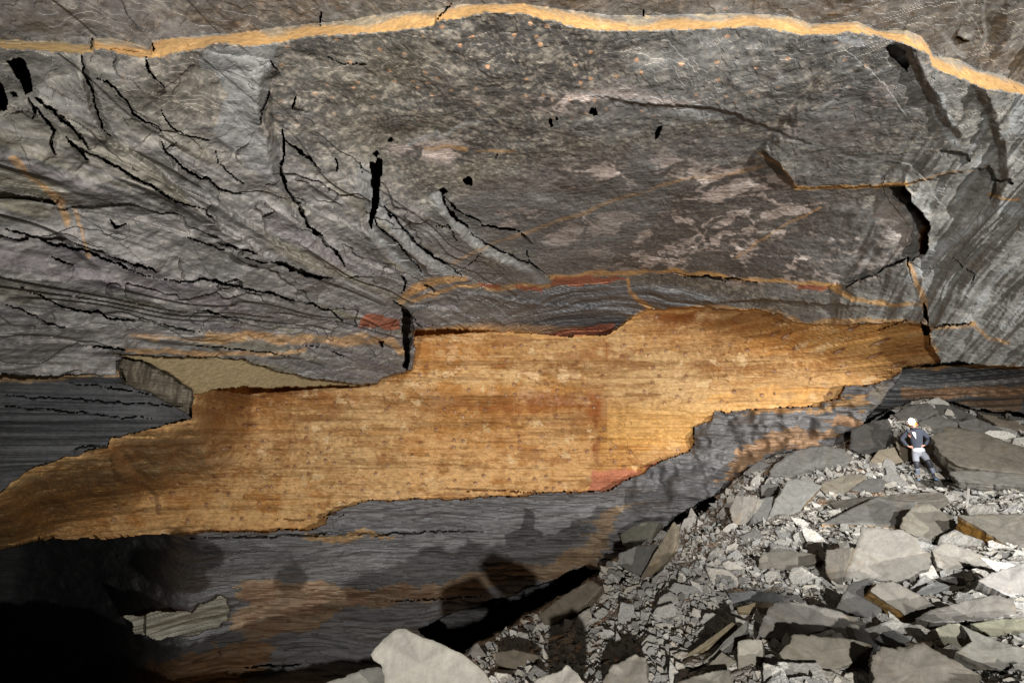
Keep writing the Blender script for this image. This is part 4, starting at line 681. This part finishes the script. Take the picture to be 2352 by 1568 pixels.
while cnt < 236:
    x, y = rf.uniform(1010, 2370), rf.uniform(930, 1585)
    if not in_any(x, y, [HP]) or (in_any(x, y, STONES) and rf.random() < .78): continue
    if rf.random() < .45 and x < 1500: continue
    px_r = 11 * math.exp(rf.random() ** 1.3 * 1.25) * (1.3 if y > 1250 else .8) * (1.2 if x > 1700 else .9)
    t0 = float(heap_t(x, y)[0]); cw = ray(x, y).astype(float) * t0 * .982; h = unit(-cw)
    n = unit(.55 * heap_normal(x, y) + .4 * UP + .8 * h + np.array([rf.gauss(0, .15) - .12, rf.gauss(0, .13), rf.gauss(0, .1)]))
    sc_ = px_r * t0 / F * 1.25
    M4 = np.eye(4); M4[:3, :3] = frame(n, rf.gauss(.35, .8)) * sc_ * np.array([1.0, 1.0, rf.uniform(.6, 1.2)]); M4[:3, 3] = cw
    me = POOL[cnt % len(POOL)]
    if seedobj is None: o = seedobj = link("slate_flake", me)
    else: o = seedobj.copy(); o.data = me; C.objects.link(o)
    o.matrix_world = Matrix(M4.tolist())
    o["label"] = "loose grey slate flake lying among the rubble of the slope"; o["category"] = "rock"; o["group"] = "loose flakes on the rubble slope"
    cnt += 1
# fine chips nobody could count
cv, ct, cc, off = [], [], [], 0
LOW = [shape(40 + k, 6, 0.0) for k in range(14)]
NCH = 19000
gx = np.array([rf.uniform(1010, 2375) for _ in range(NCH)]); gy = np.array([rf.uniform(930, 1590) for _ in range(NCH)])
gt = heap_t(gx, gy); gtx = heap_t(gx + 12, gy); gty = heap_t(gx, gy + 12)
for k in range(NCH):
    x, y = gx[k], gy[k]
    if not in_any(x, y, [HP]): continue
    if in_any(x, y, STONES) and rf.random() < .72: continue
    V, tri, col = LOW[k % 14]
    p0 = ray(x, y).astype(float) * gt[k]; p1 = ray(x + 12, y).astype(float) * gtx[k]; p2 = ray(x, y + 12).astype(float) * gty[k]
    hn = unit(np.cross(p1 - p0, p2 - p0)); hn = hn if hn @ p0 < 0 else -hn
    n = unit(.5 * hn + .4 * UP + .9 * unit(-p0) + np.array([rf.gauss(0, .17) - .1, rf.gauss(0, .15), rf.gauss(0, .12)]))
    s0 = rf.uniform(2.6, 6.4) * (1.25 if y > 1300 else .9) * (1 + 2.2 * (rf.random() < .3) * rf.random()) * gt[k] / F
    cv.append(V @ (frame(n, rf.gauss(.35, .6)) * s0 * np.array([1.2, 1, .9])).T + p0 * .985); ct.append(tri + off); off += len(V)
    cc.append(col * rf.uniform(.85, 1.35))
o = link("slate_rubble", make_mesh("slate_rubble", np.vstack(cv), np.vstack(ct), MAT_STONE, np.clip(np.vstack(cc), .01, .9)))
o["kind"] = "stuff"; o["label"] = "fine slate chips covering the rubble slope"; o["category"] = "rubble"

# ------------------------------------------------------------------ the person
def pbr(name, c, rough=.7, emit=0):
    m = bpy.data.materials.new(name); m.use_nodes = True; nt = m.node_tree; b = nt.nodes["Principled BSDF"]
    tn = nt.nodes.new("ShaderNodeTexNoise"); tn.inputs["Scale"].default_value = 30; tn.inputs["Detail"].default_value = 4
    rp = nt.nodes.new("ShaderNodeValToRGB"); l = lin(*c)
    rp.color_ramp.elements[0].position = .3; rp.color_ramp.elements[1].position = .7
    rp.color_ramp.elements[0].color = (*(l * .75), 1); rp.color_ramp.elements[1].color = (*np.minimum(l * 1.2, 1), 1)
    nt.links.new(tn.outputs[0], rp.inputs[0]); nt.links.new(rp.outputs[0], b.inputs["Base Color"]); b.inputs["Roughness"].default_value = rough
    if emit: b.inputs["Emission Color"].default_value = (1, .98, .94, 1); b.inputs["Emission Strength"].default_value = emit
    return m
FX, FY = 2110.0, 1101.0; FT = 15.35
foot = ray(FX, FY).astype(float) * FT
PH = -math.atan2(foot[0], foot[1])
def L3(zx, zy, y=0.0): return ((zx - 630) * .00144 * .82 + .11 * (1425 - zy) * .00144, y, (1425 - zy) * .00144)
def skin(name, nodes, edges, mat, sub=2, parent=None):
    me = bpy.data.meshes.new(name); me.from_pydata([n[0] for n in nodes], edges, []); o = link(name, me)
    o.modifiers.new("skin", 'SKIN'); sv = me.skin_vertices[0].data
    for i, n in enumerate(nodes):
        r = n[1]; sv[i].radius = r if isinstance(r, tuple) else (r, r); sv[i].use_root = (i == 0)
    md = o.modifiers.new("subdivision", 'SUBSURF'); md.levels = md.render_levels = sub
    dg = bpy.context.evaluated_depsgraph_get(); dg.update()
    m2 = bpy.data.meshes.new_from_object(o.evaluated_get(dg)); o.modifiers.clear(); o.data = m2; bpy.data.meshes.remove(me); m2.name = name
    m2.materials.clear(); m2.materials.append(mat)
    for p in m2.polygons: p.use_smooth = True
    if parent: o.parent = parent
    return o
pel, wai, che, nek, hed = L3(612, 830), L3(600, 720), L3(570, 560), L3(528, 440, .01), L3(522, 345, -.01)
top_ = L3(525, 262)
shL, elL, haL = L3(395, 445), L3(272, 600, .06), L3(400, 735, -.05)
shR, elR, haR = L3(705, 440), L3(843, 592, .06), L3(760, 712, -.05)
hiL, knL, anL, toL = L3(550, 850), L3(585, 1100, -.05), L3(615, 1345), L3(628, 1412, -.13)
hiR, knR, anR, toR = L3(688, 850), L3(830, 1070, -.07), L3(955, 1335), L3(985, 1392, -.13)
def off3(p, dx=0, dy=0, dz=0): return (p[0] + dx, p[1] + dy, p[2] + dz)
nodes = [(pel, (.13, .10)), (wai, (.12, .09)), (che, (.15, .11)), (nek, .055), (off3(hed, 0, -.02, -.06), (.06, .065)), (off3(hed, 0, 0, .03), (.075, .09)), (top_, (.055, .06)),
         (shL, .06), (elL, .043), (haL, .03), (shR, .06), (elR, .043), (haR, .03),
         (hiL, .085), (knL, .055), (anL, .04), (toL, .03), (hiR, .085), (knR, .055), (anR, .04), (toR, .03), (off3(hed, 0, -.105, -.005), .014)]
edges = [(0, 1), (1, 2), (2, 3), (3, 4), (4, 5), (5, 6), (2, 7), (7, 8), (8, 9), (2, 10), (10, 11), (11, 12), (0, 13), (13, 14), (14, 15), (15, 16), (0, 17), (17, 18), (18, 19), (19, 20), (5, 21)]
for wi, sx in ((9, 1), (12, -1)):                          # five fingers curled on the hip bone, thumb to the back
    base = nodes[wi][0]; palm = len(nodes); nodes.append((off3(base, sx * .045, -.01, -.03), (.03, .016))); edges.append((wi, palm))
    for f in range(4):
        a = len(nodes); ln = (.032, .038, .036, .028)[f]
        nodes.append((off3(nodes[palm][0], sx * .03, -.02 + .004 * f, .022 - .016 * f), .009)); nodes.append((off3(nodes[palm][0], sx * (.03 + ln), -.03, .018 - .018 * f), .008)); nodes.append((off3(nodes[palm][0], sx * (.05 + ln), -.015, .012 - .018 * f), .007))
        edges += [(palm, a), (a, a + 1), (a + 1, a + 2)]
    a = len(nodes); nodes.append((off3(base, sx * .02, .025, -.015), .010)); nodes.append((off3(base, sx * .05, .045, -.01), .008)); edges += [(wi, a), (a, a + 1)]
person = skin("person", nodes, edges, pbr("skin", (214, 160, 138), .5))
person.location = foot; person.rotation_euler = (0, 0, PH)
person["label"] = "person in a dark jacket, orange helmet and lit headlamp standing hands on hips"; person["category"] = "person"
skin("jacket", [(off3(wai, 0, 0, -.20), (.165, .125)), (off3(wai, 0, 0, -.11), (.16, .12)), (wai, (.155, .118)), (che, (.185, .14)), (off3(nek, 0, 0, -.05), (.10, .095)), (off3(nek, 0, 0, .0), (.07, .07)), (off3(shL, .02, 0, .0), .10), (elL, .066), (off3(haL, -.015, 0, .02), .044), (off3(haL, .01, 0, -.02), .042), (off3(shR, -.02, 0, .0), .10), (elR, .066), (off3(haR, .015, 0, .02), .044), (off3(haR, -.01, 0, -.02), .042)],
     [(0, 1), (1, 2), (2, 3), (3, 4), (4, 5), (3, 6), (6, 7), (7, 8), (8, 9), (3, 10), (10, 11), (11, 12), (12, 13)], pbr("navy_fleece", (58, 62, 74), .85), parent=person)
skin("shirt", [(off3(wai, .01, -.005, -.06), (.16, .125)), (off3(wai, .01, -.005, -.12), (.172, .132)), (off3(wai, .012, -.005, -.17), (.178, .137)), (off3(wai, .012, -.005, -.215), (.17, .13))], [(0, 1), (1, 2), (2, 3)], pbr("white_shirt", (214, 216, 222)), parent=person)
skin("shirt_collar", [(L3(525, 440, -.07), (.05, .03)), (L3(532, 475, -.11), (.05, .02)), (L3(548, 525, -.145), (.036, .016)), (L3(572, 590, -.165), (.010, .01))], [(0, 1), (1, 2), (2, 3)], pbr("grey_shirt", (190, 190, 196)), parent=person)
grey = pbr("grey_trousers", (132, 134, 142), .85)
skin("trousers", [(off3(pel, 0, 0, .07), (.15, .115)), (off3(pel, 0, 0, .02), (.168, .13)), (off3(pel, .005, 0, -.06), (.16, .125)), (off3(hiL, .0, 0, -.05), .11), (L3(572, 1010, -.03), .098), (L3(580, 1090, -.04), .088), (off3(hiR, .0, 0, -.05), .11), (L3(780, 975, -.04), .098), (L3(822, 1050, -.055), .088)], [(0, 1), (1, 2), (2, 3), (3, 4), (4, 5), (2, 6), (6, 7), (7, 8)], grey, parent=person)
blk = pbr("black_pad", (42, 42, 48), .6); leg = pbr("grey_legging", (112, 118, 132), .85); blu = pbr("pale_blue_boot", (120, 160, 205), .6)
for kn, an, to in ((knL, anL, toL), (knR, anR, toR)):
    d = lambda t_: tuple(kn[i] + (an[i] - kn[i]) * t_ for i in range(3))
    skin("knee_pad", [(off3(d(-.25), 0, -.01, 0), .08), (off3(d(-.05), 0, -.02, 0), .086), (off3(d(.2), 0, -.015, 0), .08), (off3(d(.45), 0, -.005, 0), .066)], [(0, 1), (1, 2), (2, 3)], blk, parent=person)
    skin("legging", [(d(.2), .064), (d(.5), .066), (d(.8), .056), (d(1.06), .05)], [(0, 1), (1, 2), (2, 3)], leg, parent=person)
    skin("boot", [(off3(an, 0, .02, .05), .058), (off3(an, 0, 0, -.06), .06), (off3(to, 0, .02, .0), (.055, .045)), (off3(to, 0, -.04, -.005), (.045, .035))], [(0, 1), (1, 2), (2, 3)], blu, parent=person)
tq = pbr("turquoise_cuff", (110, 200, 205), .6)
for el, ha in ((elL, haL), (elR, haR)):
    skin("cuff", [(tuple(ha[i] + (el[i] - ha[i]) * .14 for i in range(3)), .045), (tuple(ha[i] - (el[i] - ha[i]) * .02 for i in range(3)), .04)], [(0, 1)], tq, parent=person)
skin("face_mask", [(off3(hed, -.062, -.05, -.045), (.02, .035)), (off3(hed, -.02, -.1, -.045), (.035, .045)), (off3(hed, .02, -.1, -.045), (.035, .045)), (off3(hed, .062, -.05, -.045), (.02, .035))], [(0, 1), (1, 2), (2, 3)], blk, parent=person)
for sx in (-1, 1):
    skin("eye", [(off3(hed, sx * .03, -.088, .02), .009), (off3(hed, sx * .036, -.086, .02), .008)], [(0, 1)], pbr("dark_eye", (40, 30, 26), .3), 1, person)
    skin("ear", [(off3(hed, sx * .078, .01, -.01), .018), (off3(hed, sx * .08, .012, .02), .016)], [(0, 1)], pbr("ear_skin", (208, 150, 128), .5), 1, person)
skin("hair", [(off3(hed, -.03, .07, 0), .06), (off3(nek, -.04, .03, .04), .045), (L3(450, 470, -.09), .034), (L3(450, 520, -.13), .022)], [(0, 1), (1, 2), (2, 3)], pbr("brown_hair", (66, 34, 26), .6), parent=person)
bm = bmesh.new(); bmesh.ops.create_uvsphere(bm, u_segments=24, v_segments=14, radius=.112)
bmesh.ops.delete(bm, geom=[v for v in bm.verts if v.co.z < -.015], context='VERTS')
for v in bm.verts:
    v.co.y *= 1.2; v.co.z *= .95
    if v.co.z < .01: v.co.x *= 1.1; v.co.y *= 1.1
me = bpy.data.meshes.new("helmet"); bm.to_mesh(me); bm.free(); me.materials.append(pbr("orange_helmet", (236, 128, 52), .4))
for p in me.polygons: p.use_smooth = True
o = link("helmet", me, person); o.location = off3(hed, 0, .01, .055)
lampc = L3(485, 232, -.165)
hl = skin("headlamp", [(off3(lampc, 0, .06, 0), .03), (off3(lampc, 0, .012, 0), .036)], [(0, 1)], blk, 1, person)
bm = bmesh.new(); bmesh.ops.create_uvsphere(bm, u_segments=16, v_segments=10, radius=.075)
me = bpy.data.meshes.new("lamp_lens"); bm.to_mesh(me); bm.free(); me.materials.append(pbr("lit_lens", (255, 250, 240), .3, 60))
o = link("lamp_lens", me, hl); o.location = off3(lampc, 0, -.015, 0); o.scale = (1, .5, 1)
d = bpy.data.lights.new("headlamp_beam", 'SPOT'); d.energy = 25; d.spot_size = R(110); d.spot_blend = .8; d.shadow_soft_size = .02
o = bpy.data.objects.new("headlamp_beam", d); C.objects.link(o); o.parent = person; o.location = off3(lampc, 0, -.06, 0); o.rotation_euler = (R(80), 0, 0)
